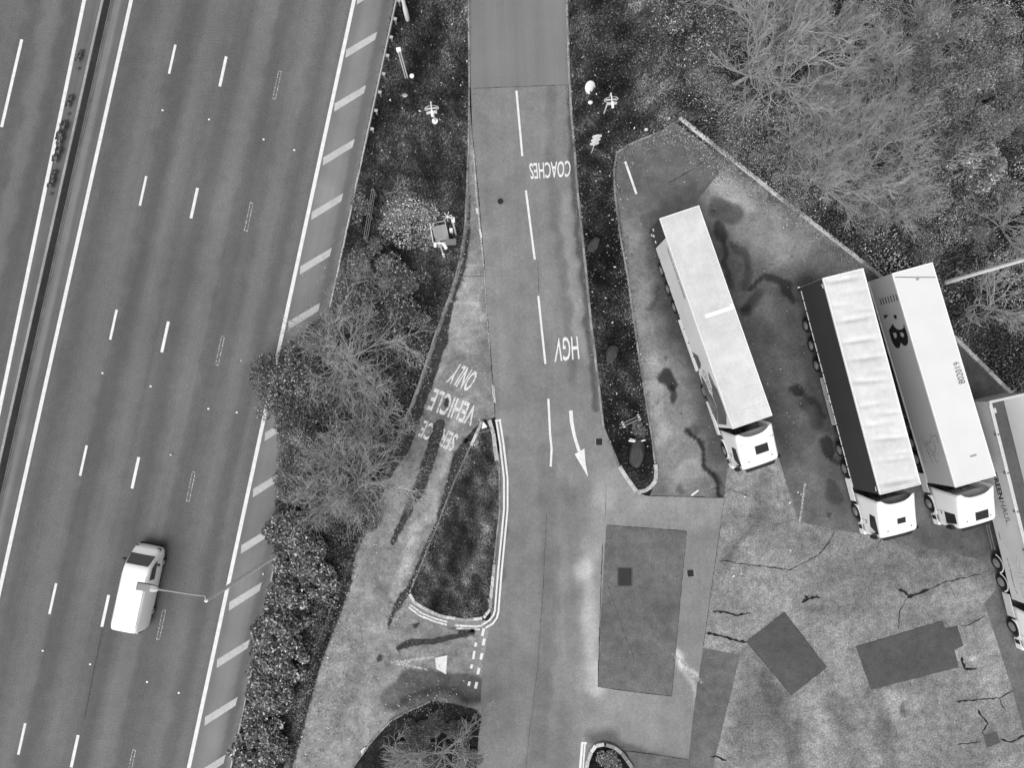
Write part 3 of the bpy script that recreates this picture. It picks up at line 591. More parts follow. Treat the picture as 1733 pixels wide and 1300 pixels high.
# ---- steel guard rail along the verge
t = thing('guard_rail', 'galvanised steel guard rail with short posts between hard shoulder and grass', 'guard rail')
P0, P1 = G(lx(-330, 675, .2146), -330, 0)[:2], G(lx(250, 675, .2146), 250)[:2]
def rail_sweep(prof, name, m):
    V = []; k = len(prof)
    for q in (P0, P1): V += [(*(q+RN*o), z) for o, z in prof]
    return MB().add(V, [(j, j+1, k+j+1, k+j) for j in range(k-1)]).build(name, m, t)
rail_sweep([(.02, .76), (-.03, .74), (-.06, .70), (-.01, .66), (-.01, .60), (-.06, .55), (-.03, .48), (.02, .46), (.025, .46), (-.0, .6), (0.03, .7), (.05, .77), (.02, .762)], 'beam', M['galv'])
Lr = np.hypot(*(P1-P0)); nP = int(Lr/1.25)
for i in range(nP+1):
    q = P0-RD*(i*1.25+.4)
    if (q-P1)@RD < 0: break
    MB().box(-.05, .05, .06, .14, 0, .72, Matrix.Translation((q[0], q[1], 0))@Matrix.Rotation(ROADA-pi, 4, 'Z')).box(-.09, .09, .0, .22, .66, .74, Matrix.Translation((q[0], q[1], 0))@Matrix.Rotation(ROADA-pi, 4, 'Z')).build('post', M['galv'], t)

# ================================================================== VEHICLES
def wheel(parent, x, y, r=.5, wdt=.3, out=-1, hub='drive'):
    y0, y1 = (y, y+wdt) if out < 0 else (y-wdt, y)
    yo = y0 if out < 0 else y1; s = 1 if out < 0 else -1      # outer face, inward sign
    wz = MB().lathe([(r*.62, y0+.02), (r*.9, y0), (r*.98, y0+.04), (r, y0+wdt*.3), (r, y1-wdt*.3), (r*.98, y1-.04), (r*.9, y1), (r*.62, y1-.02)], 'y', (x, 0, r), 28).build('wheel', M['rubber'], parent, smooth=True)
    rm = MB()
    if hub == 'drive': rm.lathe([(r*.60, yo-s*.004), (r*.58, yo+s*.03), (r*.34, yo+s*.08), (r*.32, yo+s*.01), (r*.16, yo-s*.03), (.02, yo-s*.035)], 'y', (x, 0, r), 20)
    else: rm.lathe([(r*.60, yo-s*.004), (r*.56, yo+s*.03), (r*.42, yo+s*.0), (r*.3, yo-s*.05), (r*.12, yo-s*.06), (.02, yo-s*.06)], 'y', (x, 0, r), 20)
    rm.build('rim', M['rim'], wz, smooth=True)
    return wz

def cab(root, x0, xf, hr, hf, kind='a', hatch=(15.33, 15.69, -.15, .42), paint='white_paint'):
    """tractor cab: x0 rear of the side fairings at roof level, xf front; hr/hf roof height at rear/front"""
    hw = 1.22; r = .20; zb = 1.0
    def ztop(x):
        s = np.clip((x-x0)/(xf-x0), 0, 1); z = hr+(hf-hr)*(s**.85)
        q_ = np.clip((x-(xf-.34))/.34, 0, 1); return z-.30*(1-math.sqrt(max(0, 1-q_*q_)))
    # section parameter: right side up, over the roof, left side down
    nside, narc, nroof = 7, 5, 9; sec = []
    for i in range(nside): sec.append(('s', i/(nside-1), -1))
    for i in range(1, narc): sec.append(('a', i/narc, -1))
    for i in range(nroof): sec.append(('r', -1+2*i/(nroof-1), 0))
    for i in range(narc-1, 0, -1): sec.append(('a', i/narc, 1))
    for i in range(nside-1, -1, -1): sec.append(('s', i/(nside-1), 1))
    nv = 16; V = []
    for kind_, p, sd_ in sec:
        # rear edge: side fairings reach back, the roof spoiler edge is scooped forward in the middle
        if kind_ == 's': xr = x0-.30+.30*p
        elif kind_ == 'a': xr = x0+.02*p
        else: xr = x0+.02+.34*(1-abs(p)**3.2)
        for j in range(nv+1):
            v = j/nv; v = v*(2-v)*.55+v*.45; x = xr+(xf-xr)*v
            qf = np.clip((x-(xf-.40))/.40, 0, 1); ww = hw-.16*(1-math.sqrt(max(0, 1-qf*qf)))-(.03 if kind_ == 's' else 0)*0
            zt = ztop(x)
            if kind_ == 's': y = sd_*ww; z = zb+(zt-r-zb)*p; y *= 1-.025*p
            elif kind_ == 'a': a = p*pi/2; y = sd_*(ww*.975-r+r*cos(a)); z = zt-r+r*sin(a)
            else: y = p*(ww*.975-r); z = zt+.05*(1-p*p)
            V.append((x, y, z))
    n1 = nv+1; Fs = [(i*n1+j, i*n1+j+1, (i+1)*n1+j+1, (i+1)*n1+j) for i in range(len(sec)-1) for j in range(nv)]
    Fs.append(tuple(i*n1+nv for i in range(len(sec))))
    me = bpy.data.meshes.new('cab'); me.from_pydata(V, [], Fs); me.update()
    bm = bmesh.new(); bm.from_mesh(me); bmesh.ops.recalc_face_normals(bm, faces=bm.faces); bm.to_mesh(me); bm.free()
    for p in me.polygons: p.use_smooth = True
    me.set_sharp_from_angle(angle=R(50))
    c = link('cab', me, M[paint], root)
    so = c.modifiers.new('thick', 'SOLIDIFY'); so.thickness = .03; so.offset = -1
    # back wall, sleeper roof behind the spoiler
    b = MB().box(x0+.32, x0+.42, -1.16, 1.16, 1.0, 2.55); b.add([(x0+.10, -1.10, hr-.80), (x0+.10, 1.10, hr-.80), (x0+.75, 1.08, hr-.28), (x0+.75, -1.08, hr-.28), (x0+.32, 1.14, 2.5), (x0+.32, -1.14, 2.5)], [(0, 1, 2, 3), (0, 1, 4, 5)])
    b.build('cab_back', M['cabgrey'], c)
    MB().box(x0+.30, x0+.36, -.95, .95, hr-.62, hr-.56).box(x0+.26, x0+.32, -.6, .7, 1.7, 1.8).build('air_line_rail', M['galv'], c)
    # roof hatch, side windows, windscreen
    hx0, hx1, hy0, hy1 = hatch
    z00, z11 = ztop(hx0)+.045, ztop(hx1)+.045
    MB().add([(hx0, hy0, z00+.02), (hx1, hy0, z11+.02), (hx1, hy1, z11+.02), (hx0, hy1, z00+.02), (hx0, hy0, z00-.05), (hx1, hy0, z11-.05), (hx1, hy1, z11-.05), (hx0, hy1, z00-.05)], [(0, 1, 2, 3), (0, 4, 5, 1), (1, 5, 6, 2), (2, 6, 7, 3), (3, 7, 4, 0)]).build('roof_hatch', M['glass'], c, bevel=.012)
    for s in (-1, 1):
        zt = ztop(xf-.5)-r
        if kind == 'b': wp = [(xf-1.05, 1.95), (xf-.28, 1.85), (xf-.36, zt-.12), (xf-1.0, zt-.08)]
        else: wp = [(xf-1.55, 2.3), (xf-.95, 2.05), (xf-.2, 1.85), (xf-.30, zt-.1), (xf-1.45, zt-.02)]
        def yy(x, z):
            qf = np.clip((x-(xf-.40))/.40, 0, 1); ww = hw-.16*(1-math.sqrt(max(0, 1-qf*qf))); return s*(ww*(1-.025*np.clip((z-zb)/(ztop(x)-r-zb), 0, 1))+.008)
        MB().add([(x, yy(x, z), z) for x, z in wp], [tuple(range(len(wp)))]).build('side_window', M['glass'], c)
        MB().add([(x, yy(x, z), z) for x, z in ((xf-1.08, 1.1), (xf-1.06, 1.1), (xf-1.06, 1.9), (xf-1.08, 1.9))], [(0, 1, 2, 3)]).box(xf-1.0, xf-.86, s*1.225-.015, s*1.225+.015, 1.62, 1.68).build('door_handle', M['black'], c)
        mb = MB().box(xf-.22, xf-.02, s*1.33-.10, s*1.33+.10, 2.05, 2.62); mb.tube([(xf-.1, s*1.16, 2.66), (xf-.1, s*1.36, 2.66)], .025, 8); mb.build('mirror', M['black'], c, bevel=.04)
        # step and bumper corner ahead of the wheel
        MB().box(xf-.72, xf+.02, s*1.22-.28*(s > 0), s*1.22+.28*(s < 0), .38, .99).build('step', M['white_paint'], root, bevel=.05)
        MB().box(xf-.62, xf-.36, s*1.235-.01, s*1.235+.01, .5, .9).build('step_recess', M['black'], root)
        MB().box(xf+.03, xf+.08, s*.92-.2, s*.92+.2, .62, .9).build('headlight', M['glass'], root, bevel=.02)
        # arch over the front wheel
        ar = [(xf-.72, 1.0)]+[(xf-1.36+.64*cos(a), .5+.62*sin(a)) for a in np.linspace(.25, pi-.25, 9)]+[(xf-2.0, 1.0), (xf-2.0, 1.12), (xf-.72, 1.12)]
        MB().prism(ar, s*1.21, s*1.24).build('wheel_arch', M[paint], root)
    sm_ = []
    for yq in np.linspace(-.95, .95, 9): sm_.append((xf-.62, yq, ztop(xf-.62)+.05*(1-(yq/1.02)**2)+.006))
    MB().tube(sm_, .008, 5).build('roof_seam', M['grey_print'], c)
    for yq in (-.75, .75): MB().box(xf-.5, xf-.42, yq-.05, yq+.05, ztop(xf-.46), ztop(xf-.46)+.045).build('marker_lamp', M['lamp_grey'], c, bevel=.01)
    MB().box(xf-.10, xf+.03, -.93, .93, .40, 1.05).build('bumper', M['white_paint'], root, bevel=.03)
    MB().box(xf-.02, xf+.014, -.85, .85, 1.12, 1.72).build('grille', M['black'], c)
    zt = ztop(xf-.2)
    MB().box(xf-.03, xf+.012, -1.0, 1.0, 1.82, zt-.45).build('windscreen', M['glass'], c)
    MB().add([(xf-.05, -1.05, zt-.30), (xf-.05, 1.05, zt-.30), (xf+.22, .9, zt-.42), (xf+.22, -.9, zt-.42)], [(0, 1, 2, 3)]).build('sun_visor', M['black'], c)
    # chassis, catwalk, tanks
    ch = MB().box(10.2, xf-.3, -.45, -.3, .62, .95).box(10.2, xf-.3, .3, .45, .62, .95).box(11.2, 13.9, -.5, .5, .9, .98)
    for s in (-1, 1): ch.box(12.75, 13.9, s*.78-.33, s*.78+.33, .42, .98)
    ch.build('tractor_chassis', M['chassis'], root, bevel=.02)
    ho = MB()
    for i in range(4): ho.tube([(x0+.3, -.3+.2*i, 1.9), (x0-.05, -.25+.2*i, 1.35), (13.6, -.2+.18*i, 1.6)], .022, 6)
    ho.build('air_hoses', M['black'], root)
    return c

def lorry(label, rear, ang, z1, loc_wheels, tract_wheels, body, roofm, sidem, W=2.55, L=13.55, chz=1.15):
    t = thing('articulated_lorry', label, 'lorry', (rear[0], rear[1], .006), ang, 'articulated lorries parked in the lorry park')
    h = W/2
    ch = MB().box(.2, 13.2, -.55, -.40, chz-.28, chz).box(.2, 13.2, .40, .55, chz-.28, chz)
    for i in range(12): ch.box(.6+i*1.1, .7+i*1.1, -1.2, 1.2, chz-.14, chz)
    ch.box(0, .12, -1.15, 1.15, .45, .62); ch.build('trailer_chassis', M['chassis'], t)
    for x in loc_wheels:
        for s in (-1, 1): wheel(t, x, s*(h-.02), .49, .36, s, 'trailer')
    for k, x in enumerate(tract_wheels):
        for s in (-1, 1): wheel(t, x, s*(1.22), .5, .33, s, 'front' if k == len(tract_wheels)-1 else 'drive')
    for s in (-1, 1):
        MB().box(9.5, 9.7, s*.85-.06, s*.85+.06, .12, chz-.1).box(9.4, 9.8, s*.85-.12, s*.85+.12, .02, .12).build('landing_leg', M['chassis'], t)
        MB().box(-.02, 0, s*1.0-.2, s*1.0+.2, .75, .95).build('tail_light', M['red'], t)
        mg = MB()
        for x in loc_wheels: mg.tube([(x+.58*cos(a), s*(h-.19), .5+.58*sin(a)) for a in np.linspace(.5, pi-.5, 7)], .03, 6)
        mg.build('mudguard', M['black'], t)
    return t

def roof_mesh(t, L, W, z, m, ripple=0, folds=(), name='roof', nx=160, ny=14, crown=.0):
    xs = np.linspace(0, L, nx); ys = np.linspace(-W/2, W/2, ny); V = []
    rg = np.random.RandomState(int(L*100+ripple*1000))
    ph = rg.uniform(0, 6, (8, 3))
    for x in xs:
        for y in ys:
            e = (1-(abs(y)/(W/2))**4)*min(1, x/.25, (L-x)/.25); dz = crown*(1-(2*y/W)**2)
            for c, a, sl in folds: dz -= a*math.exp(-((x-c-sl*y)/.14)**2)*(.45+.55*sin(y*1.3+c*5))
            for a, b, c in ph: dz += ripple*.25*sin(x*(1.3+a)+y*(b-3)*.5+c)
            V.append((x, y, z+dz*e))
    Fs = [(i*ny+j, (i+1)*ny+j, (i+1)*ny+j+1, i*ny+j+1) for i in range(nx-1) for j in range(ny-1)]
    return mesh_np(name, V, np.array(Fs), m, t, smooth=True)

def side_px(t_or, ang, plane, px, py):
    """photo pixel -> (x, z) on a lorry's side plane y = plane (local)"""
    o = np.array(t_or); f = np.array([cos(ang), sin(ang)]); l = np.array([-f[1], f[0]])
    d = CR@np.array([(px-866.5)/F, (py-650)/F, 1.0]); c = np.array([0, 0, H])
    # (c+d*s-o).l = plane
    s = (plane-((c[:2]-o)@l))/(d[:2]@l); q = c+d*s
    return (q[:2]-o)@f, q[2]-.006
def side_text(t, txt, o, ang, plane, corners, m, bold=0, name='lettering'):
    V, Fs = text_mesh(txt, bold); P = quad_map(V, *[side_px(o, ang, plane, *c) for c in corners])
    return MB().add([(x, plane, z) for x, z in P], Fs).build(name, m, t)
def side_poly(t, polys, o, ang, plane, m, name='graphic'):
    b = MB()
    for loops in polys:
        L3 = [[Vector((*side_px(o, ang, plane, *p), 0)) for p in lp] for lp in loops]; flat = [v for lp in L3 for v in lp]
        b.add([(v.x, plane, v.y) for v in flat], geometry.tessellate_polygon(L3))
    return b.build(name, m, t)
def side_strokes(t, lines, o, ang, plane, m, wd=.03, name='graphic'):
    b = MB()
    for ptsl in lines:
        Q = [np.array(side_px(o, ang, plane, *p)) for p in ptsl]; V, Fs = strip(Q, wd, 0); b.add([(v[0], plane, v[1]) for v in V], Fs)
    return b.build(name, m, t)

def pose(RL, RR, FL, FR, z):
    a = [G(*p, z)[:2] for p in (RL, RR, FL, FR)]; o = (a[0]+a[1])/2; f = (a[2]+a[3])/2-o
    return o, math.atan2(f[1], f[0])

# ---------- lorry 1: pale curtain sider with a dark rear section
o1, a1 = pose((1116, 369.5), (1183, 347), (1241, 727), (1306.7, 703), 4.0)
t1 = lorry('white roofed lorry with pale side curtain and dark rear panel, nearest the grass island', o1, a1, 4.0, (2.64, 3.94, 5.2), (11.05, 15.1), None, None, None)
h = 1.275
roof_mesh(t1, 13.5, 2.53, 4.0, M['roof_panel'], .006, [(2.1, .012, .15), (1.2, .012, .1), (11.3, .01, 0), (9.6, .008, 0), (12.6, .012, 0)])
b = MB()
for s in (-1, 1): b.box(0, 13.5, s*h-.04*(s > 0), s*h+.04*(s < 0), 3.86, 4.015)
b.box(0, .04, -h, h, 3.86, 4.016).box(13.46, 13.5, -h+.05, h-.05, 3.86, 4.014); b.build('roof_rail', M['white_metal'], t1, bevel=.01)
for s in (-1, 1):
    MB().box(1.22, 13.45, s*h-.03*(s > 0), s*h+.03*(s < 0), 1.12, 3.86).build('side_curtain', M['side_pale'], t1)
    MB().box(.02, 1.2, s*h-.035*(s > 0), s*h+.035*(s < 0), 1.0, 3.86).build('rear_side_panel', M['side_dark'], t1)
    MB().box(1.2, 1.24, s*(h+.006)-.02, s*(h+.006)+.02, 1.05, 3.86).build('door_post', M['black'], t1)
    MB().box(6.1, 9.65, s*1.24-.02, s*1.24+.02, .45, 1.0).build('side_skirt', M['white_metal'], t1, bevel=.01)
    MB().box(9.8, 11.3, s*1.262-.01, s*1.262+.01, 1.0, 1.12).build('side_rave', M['side_pale'], t1)
    MB().box(11.7, 14.0, s*1.25-.02, s*1.25+.02, .40, 1.0).build('side_fairing', M['white_paint'], t1, bevel=.015)
    for i in range(12): MB().box(2.0+i*.95, 2.05+i*.95, s*(h+.012)-.012, s*(h+.012)+.012, 1.06, 1.28).build('buckle', M['black'], t1)
MB().box(0, .05, -1.23, 1.23, 1.0, 3.9).build('rear_door', M['side_dark'], t1); MB().box(13.42, 13.48, -1.23, 1.23, 1.1, 3.9).build('front_wall', M['white_metal'], t1); MB().box(.05, 13.42, -1.22, 1.22, 1.05, 1.12).build('floor', M['chassis'], t1)
MB().box(6.42, 6.66, -.62, 1.22, 4.003, 4.02).box(6.3, 6.62, 1.05, 1.24, 4.004, 4.022).build('repair_tape', M['white_metal'], t1)
jb = MB()
for x in (1.05, 1.9, 3.4, 4.9, 8.2, 9.9, 11.4, 12.6): jb.box(x, x+.018, -1.2, 1.2, 4.0, 4.006)
for y in (-.55, .1, .7): jb.box(8.3, 13.2, y, y+.014, 4.0, 4.006)
jb.build('roof_joint', M['side_pale'], t1)
for x, z in ((.12, 1.9), (.45, 1.55), (.85, 1.5), (.3, 1.2)): MB().box(x, x+.16, -h-.02, -h+.0, z, z+.16).build('side_marker', M['white_metal'], t1)
PL = -h-.009
V, Fs = text_mesh('TRANS EUROPE EXPRESS', .01); MB().add([(1.75+x*3.35, PL, 3.42+z*.24) for x, z in V], Fs).build('lettering', M['black'], t1)
def z2(p, ox, oy, sc): return (ox+p[0]/sc, oy+p[1]/sc)
zz = lambda L: [z2(p, 1160, 580, 8.667) for p in L]
side_poly(t1, [[zz([(95, 130), (140, 165), (185, 195), (200, 250), (225, 310), (222, 380), (195, 390), (160, 300), (130, 220)])], [zz([(225, 470), (300, 600), (345, 720), (390, 790), (420, 860), (470, 985), (470, 1190), (420, 1090), (340, 890), (290, 740), (240, 560)])],
               [zz([(330, 420), (400, 560), (470, 700), (560, 940), (600, 1060), (604, 1210), (478, 1195), (470, 990), (455, 930), (400, 790), (385, 640), (345, 520)])]], o1, a1, PL, M['mid_print'])
side_strokes(t1, [zz([(325, 790), (370, 880), (410, 940), (450, 975)]), zz([(350, 880), (420, 1060), (470, 1190)]), zz([(340, 480), (400, 590), (440, 650), (470, 690)])], o1, a1, PL-.003, M['grey_print'], .09)
V, Fs = text_mesh('GEF', .02); side_text(t1, 'GEF', o1, a1, PL-.004, [z2(p, 1160, 580, 8.667) for p in ((232, 400), (365, 745), (405, 745), (282, 400))], M['side_white'], .03)
cab(t1, 13.95, 16.3, 3.85, 3.0, hatch=(15.0, 15.55, -.22, .62))

# ---------- lorry 2: dark curtain sider with a wrinkled white roof
o2, a2 = pose((1391, 470), (1462, 454), (1492, 841), (1557.7, 822), 4.4)
t2 = lorry('white roofed lorry with dark side curtain and a wrinkled tarpaulin roof', o2, a2, 4.4, (2.5, 3.85, 5.2), (10.9, 12.15, 15.0), None, None, None)
rg = random.Random(8)
roof_mesh(t2, 13.4, 2.5, 4.38, M['roof_tarp'], .02, [(x+rg.uniform(-.2, .2), rg.uniform(.05, .14), rg.uniform(.03, .2)) for x in np.arange(.5, 13.2, .62)], crown=.03)
b = MB()
for s in (-1, 1): b.box(0, 13.4, s*h-.05*(s > 0), s*h+.05*(s < 0), 4.26, 4.425)
b.box(0, .05, -h, h, 4.26, 4.426).box(13.35, 13.4, -h+.06, h-.06, 4.26, 4.424); b.build('roof_rail', M['white_metal'], t2, bevel=.015)
for s in (-1, 1):
    MB().box(.03, 13.38, s*h-.03*(s > 0), s*h+.03*(s < 0), 1.25, 4.26).build('side_curtain', M['side_dark'], t2)
    tp = MB()
    for i in range(19): tp.box(.25+i*.69, .86+i*.69, s*(h+.006)-.008, s*(h+.006)+.008, 1.16, 1.24)
    tp.build('reflective_tape', M['white_metal'], t2)
    gd = MB()
    for z in (.55, .72, .9): gd.box(6.05, 9.2, s*1.24-.015, s*1.24+.015, z-.035, z+.035)
    for x in (6.06, 7.6, 9.16): gd.box(x-.03, x+.03, s*1.22-.015, s*1.22+.015, .5, 1.1)
    gd.build('side_guard', M['galv'], t2)
    MB().box(12.75, 14.25, s*1.25-.02, s*1.25+.02, .38, 1.02).build('side_fairing', M['white_paint'], t2, bevel=.015)
    MB().box(.35, .6, s*(h+.01)-.01, s*(h+.01)+.01, 4.12, 4.16).box(.35, .38, s*(h+.01)-.01, s*(h+.01)+.01, 3.98, 4.12).box(12.95, 13.2, s*(h+.01)-.01, s*(h+.01)+.01, 4.05, 4.09).box(13.17, 13.2, s*(h+.01)-.01, s*(h+.01)+.01, 3.95, 4.05).build('corner_marking', M['white_metal'], t2)
MB().box(0, .05, -1.24, 1.24, 1.15, 4.26).build('rear_door', M['alu'], t2); MB().box(13.32, 13.38, -1.24, 1.24, 1.2, 4.26).build('front_wall', M['black'], t2); MB().box(.05, 13.3, -1.22, 1.22, 1.15, 1.22).build('floor', M['chassis'], t2)
MB().box(-.04, .02, -h-.14, -h-.02, 1.1, 1.2).build('rear_marker_lamp', M['white_metal'], t2)
cab(t2, 13.95, 16.45, 3.75, 2.95, hatch=(15.33, 15.69, -.12, .42))

# ---------- lorry 3: smooth white box
o3, a3 = pose((1509, 463), (1578.5, 443), (1616.4, 826), (1686.7, 806.6), 4.0)
t3 = lorry('all white box lorry with bold black side letters, a roof number and white cab', o3, a3, 4.0, (2.6, 3.9, 5.2), (10.9, 12.0, 15.0), None, None, None)
roof_mesh(t3, 13.5, 2.58, 4.0, M['roof_smooth'], .004, [])
b = MB()
for s in (-1, 1): b.box(0, 13.5, s*1.3-.05*(s > 0), s*1.3+.05*(s < 0), 3.9, 4.016)
b.box(0, .05, -1.3, 1.3, 3.9, 4.017).box(13.45, 13.5, -1.25, 1.25, 3.9, 4.015); b.build('roof_rail', M['white_metal'], t3, bevel=.012)
for s in (-1, 1):
    MB().box(.02, 13.47, s*1.3-.04*(s > 0), s*1.3+.04*(s < 0), 1.25, 3.9).build('side_panel', M['side_white'], t3)
    MB().box(.02, 13.47, s*1.29-.03, s*1.29+.03, 1.14, 1.25).build('side_rail', M['alu'], t3)
    MB().box(6.2, 9.0, s*1.22-.015, s*1.22+.015, .55, .95).build('side_guard', M['chassis'], t3)
    MB().box(12.9, 14.2, s*1.25-.02, s*1.25+.02, .38, 1.02).build('side_fairing', M['alu'], t3, bevel=.015)
MB().box(0, .05, -1.26, 1.26, 1.15, 3.9).build('rear_door', M['alu'], t3); MB().box(13.40, 13.47, -1.26, 1.26, 1.2, 3.9).build('front_wall', M['white_metal'], t3); MB().box(.05, 13.4, -1.25, 1.25, 1.12, 1.2).build('floor', M['chassis'], t3)
PL3 = -1.308
vb = MB()
for i in range(7): vb.box(1.28, 1.70, PL3-.004, PL3+.004, 1.92+i*.30, 2.0+i*.30)
vb.build('side_stripes', M['black'], t3)
zr = lambda L: [z2(p, 1480, 490, 8.667) for p in L]
side_poly(t3, [[zr([(135, 372), (205, 375), (150, 435)])], [zr([(275, 372), (322, 375), (328, 420), (315, 437), (295, 425)])],
    [zr([(265, 500), (290, 545), (320, 575), (360, 592), (400, 585), (425, 560), (430, 500), (440, 540), (470, 620), (490, 700), (492, 770), (480, 810), (455, 828), (425, 820), (400, 795), (385, 775), (382, 800), (370, 850), (345, 865), (310, 850), (275, 800), (245, 730), (225, 660), (210, 600), (240, 550)]),
     zr([(270, 635), (315, 635), (328, 670), (325, 705), (308, 720), (290, 705), (280, 670)]), zr([(375, 630), (415, 633), (432, 665), (432, 690), (415, 703), (395, 690), (382, 660)])]], o3, a3, PL3, M['black'], 'lettering')
zs = lambda L: [z2(p, 1540, 690, 11.82) for p in L]
side_strokes(t3, [zs([(225, 590), (270, 700), (330, 820), (380, 940)]), zs([(330, 680), (390, 700), (410, 700), (425, 610), (405, 520)]), zs([(370, 770), (400, 850), (450, 890), (490, 890)]), zs([(470, 660), (500, 760), (510, 860), (480, 940), (520, 1080), (570, 1090)]),
                  zs([(320, 800), (370, 900), (410, 990), (460, 1110)]), zs([(430, 960), (480, 950)]), zs([(550, 930), (560, 960)]), zs([(440, 600), (480, 560), (530, 560)])], o3, a3, PL3, M['mid_print'], .035)
side_poly(t3, [[zs([(525, 600), (555, 580), (580, 700), (545, 715)])], [zs([(300, 690), (370, 720), (375, 770), (310, 770)])]], o3, a3, PL3, M['grey_print'])
side_strokes(t3, [zs([(170, 640), (290, 1100), (340, 1105)]), [(1485, 520), (1506, 590), (1520, 640)], [(1498, 585), (1510, 615)], [(1538, 700), (1548, 735)], zs([(200, 780), (260, 960), (300, 1090)])], o3, a3, PL3, M['grey_print'], .05)
V, Fs = text_mesh('802019', .0)
P = quad_map(V, (7.6, 1.12), (6.24, 1.10), (6.24, .72), (7.6, .70)); MB().add([(p[0], p[1], 4.022) for p in P], Fs).build('roof_number', M['mid_print'], t3)
MB().add(*strip([(.28, -1.19), (.95, 1.22)], .045, 4.012)).build('roof_seam', M['mid_print'], t3); MB().box(.62, .82, .02, .2, 3.99, 4.02).build('roof_plate', M['grey_print'], t3); MB().box(11.9, 12.0, .1, .5, 3.99, 4.02).build('roof_plate', M['grey_print'], t3)
cab(t3, 14.05, 16.35, 3.85, 3.1, kind='b', hatch=(15.45, 16.0, -.22, .62))

# ---------- lorry 4: open tipping trailer, partly out of the picture
a4 = R(-77.3); o4 = np.array([31.16, .82])
t4 = thing('articulated_lorry', 'lorry with an open topped pale trailer lettered on its side, half outside the picture', 'lorry', (o4[0], o4[1], .006), a4, 'articulated lorries parked in the lorry park')
z4 = 3.75
for s in (-1, 1):
    MB().box(.0, 12.9, s*1.27-.06*(s > 0), s*1.27+.06*(s < 0), 1.25, z4-.1).build('side_wall', M['alu'] if s < 0 else M['white_paint'], t4)
    MB().box(-.02, 12.9, s*1.26-.075, s*1.26+.075, z4-.1, z4+.02).build('top_rail', M['alu'], t4, bevel=.02)
MB().box(0, .08, -1.2, 1.2, 1.25, z4-.1).build('tailgate', M['alu'], t4); MB().box(-.06, .10, -1.33, 1.33, z4-.1, z4+.04).build('rear_rail', M['alu'], t4, bevel=.02)
MB().box(12.8, 12.9, -1.2, 1.2, 1.25, z4+.1).build('front_wall', M['alu'], t4)
MB().box(.08, 12.8, -1.21, 1.21, 1.2, 1.42).build('floor', M['floor_grey'], t4)
MB().tube([(.2, -1.33, z4-.02), (12.8, -1.33, z4-.02)], .05, 8).box(.45, .75, -1.16, -1.0, z4-.25, z4-.04).build('sheet_roller', M['alu'], t4)
rb = MB()
for i in range(5): rb.box(2.0+i*2.4, 2.1+i*2.4, -1.345, -1.2, z4-.3, z4+.04)
rb.build('sheet_hooks', M['lamp_grey'], t4)
ch = MB().box(.5, 12.5, -.55, -.4, .85, 1.2).box(.5, 12.5, .4, .55, .85, 1.2); ch.build('trailer_chassis', M['chassis'], t4)
for x in (1.9, 3.2, 4.5):
    for s in (-1, 1): wheel(t4, x, s*1.25, .49, .36, s, 'trailer')
for x in (10.75, 12.0, 14.95):
    for s in (-1, 1): wheel(t4, x, s*1.23, .5, .33, s, 'drive')
for s in (-1, 1):
    MB().box(12.65, 14.2, s*1.24-.03, s*1.24+.03, .4, 1.05).build('side_fairing', M['alu'], t4, bevel=.02)
    gd = MB()
    for z in (.55, .8): gd.box(6.6, 9.8, s*1.3-.015, s*1.3+.015, z-.05, z+.05)
    gd.build('side_guard', M['lamp_grey'], t4)
    for x in (10.75, 12.0): MB().add(*strip([(x+.62*cos(a), .5+.62*sin(a)) for a in np.linspace(.2, pi-.2, 9)], .08, s*1.22)).build('mudguard', M['white_metal'], t4).data.transform(Matrix(((1, 0, 0, 0), (0, 0, 1, 0), (0, 1, 0, 0), (0, 0, 0, 1))))
PL4 = -1.277
side_text(t4, 'GREEN', o4, a4, PL4, [(1679, 799), (1690.5, 846), (1698.8, 844.5), (1686.2, 797)], M['black'], .03)
side_text(t4, 'HAUL', o4, a4, PL4, [(1691, 848.5), (1703.5, 888), (1711, 885), (1699.7, 849)], M['black'], -.012)
zt = lambda L: [z2(p, 1680, 900, 6.49) for p in L]
side_strokes(t4, [zt([(195, 250), (240, 380), (300, 470)]), zt([(225, 260), (265, 380), (300, 440), (300, 465), (240, 440)]), zt([(260, 260), (262, 340)]), zt([(285, 290), (300, 400), (340, 520)]), zt([(240, 470), (300, 500), (344, 510)]), zt([(295, 570), (344, 580)]), zt([(300, 570), (330, 700), (344, 730)])], o4, a4, PL4, M['grey_print'], .03)
side_strokes(t4, [zt([(155, 290), (172, 330)]), zt([(175, 350), (185, 390)]), zt([(192, 410), (225, 560)]), zt([(228, 570), (245, 620)]), zt([(250, 640), (272, 690)]), zt([(65, 10), (85, 90)])], o4, a4, PL4, M['mid_print'], .06)
cab(t4, 13.7, 16.35, 3.5, 2.9, kind='b', hatch=(15.2, 15.6, -.2, .4))

# ---------- van on the motorway
vp = (G(225, 930, 1.0)[:2]+G(222, 1063, 1.0)[:2])/2; vp = G(234.5, 994, 1.0)[:2]
t = thing('van', 'plain white panel van driving on the motorway beneath the lamp head', 'van', (vp[0], vp[1], .004), ROADA)
L, hw = 5.25, .97
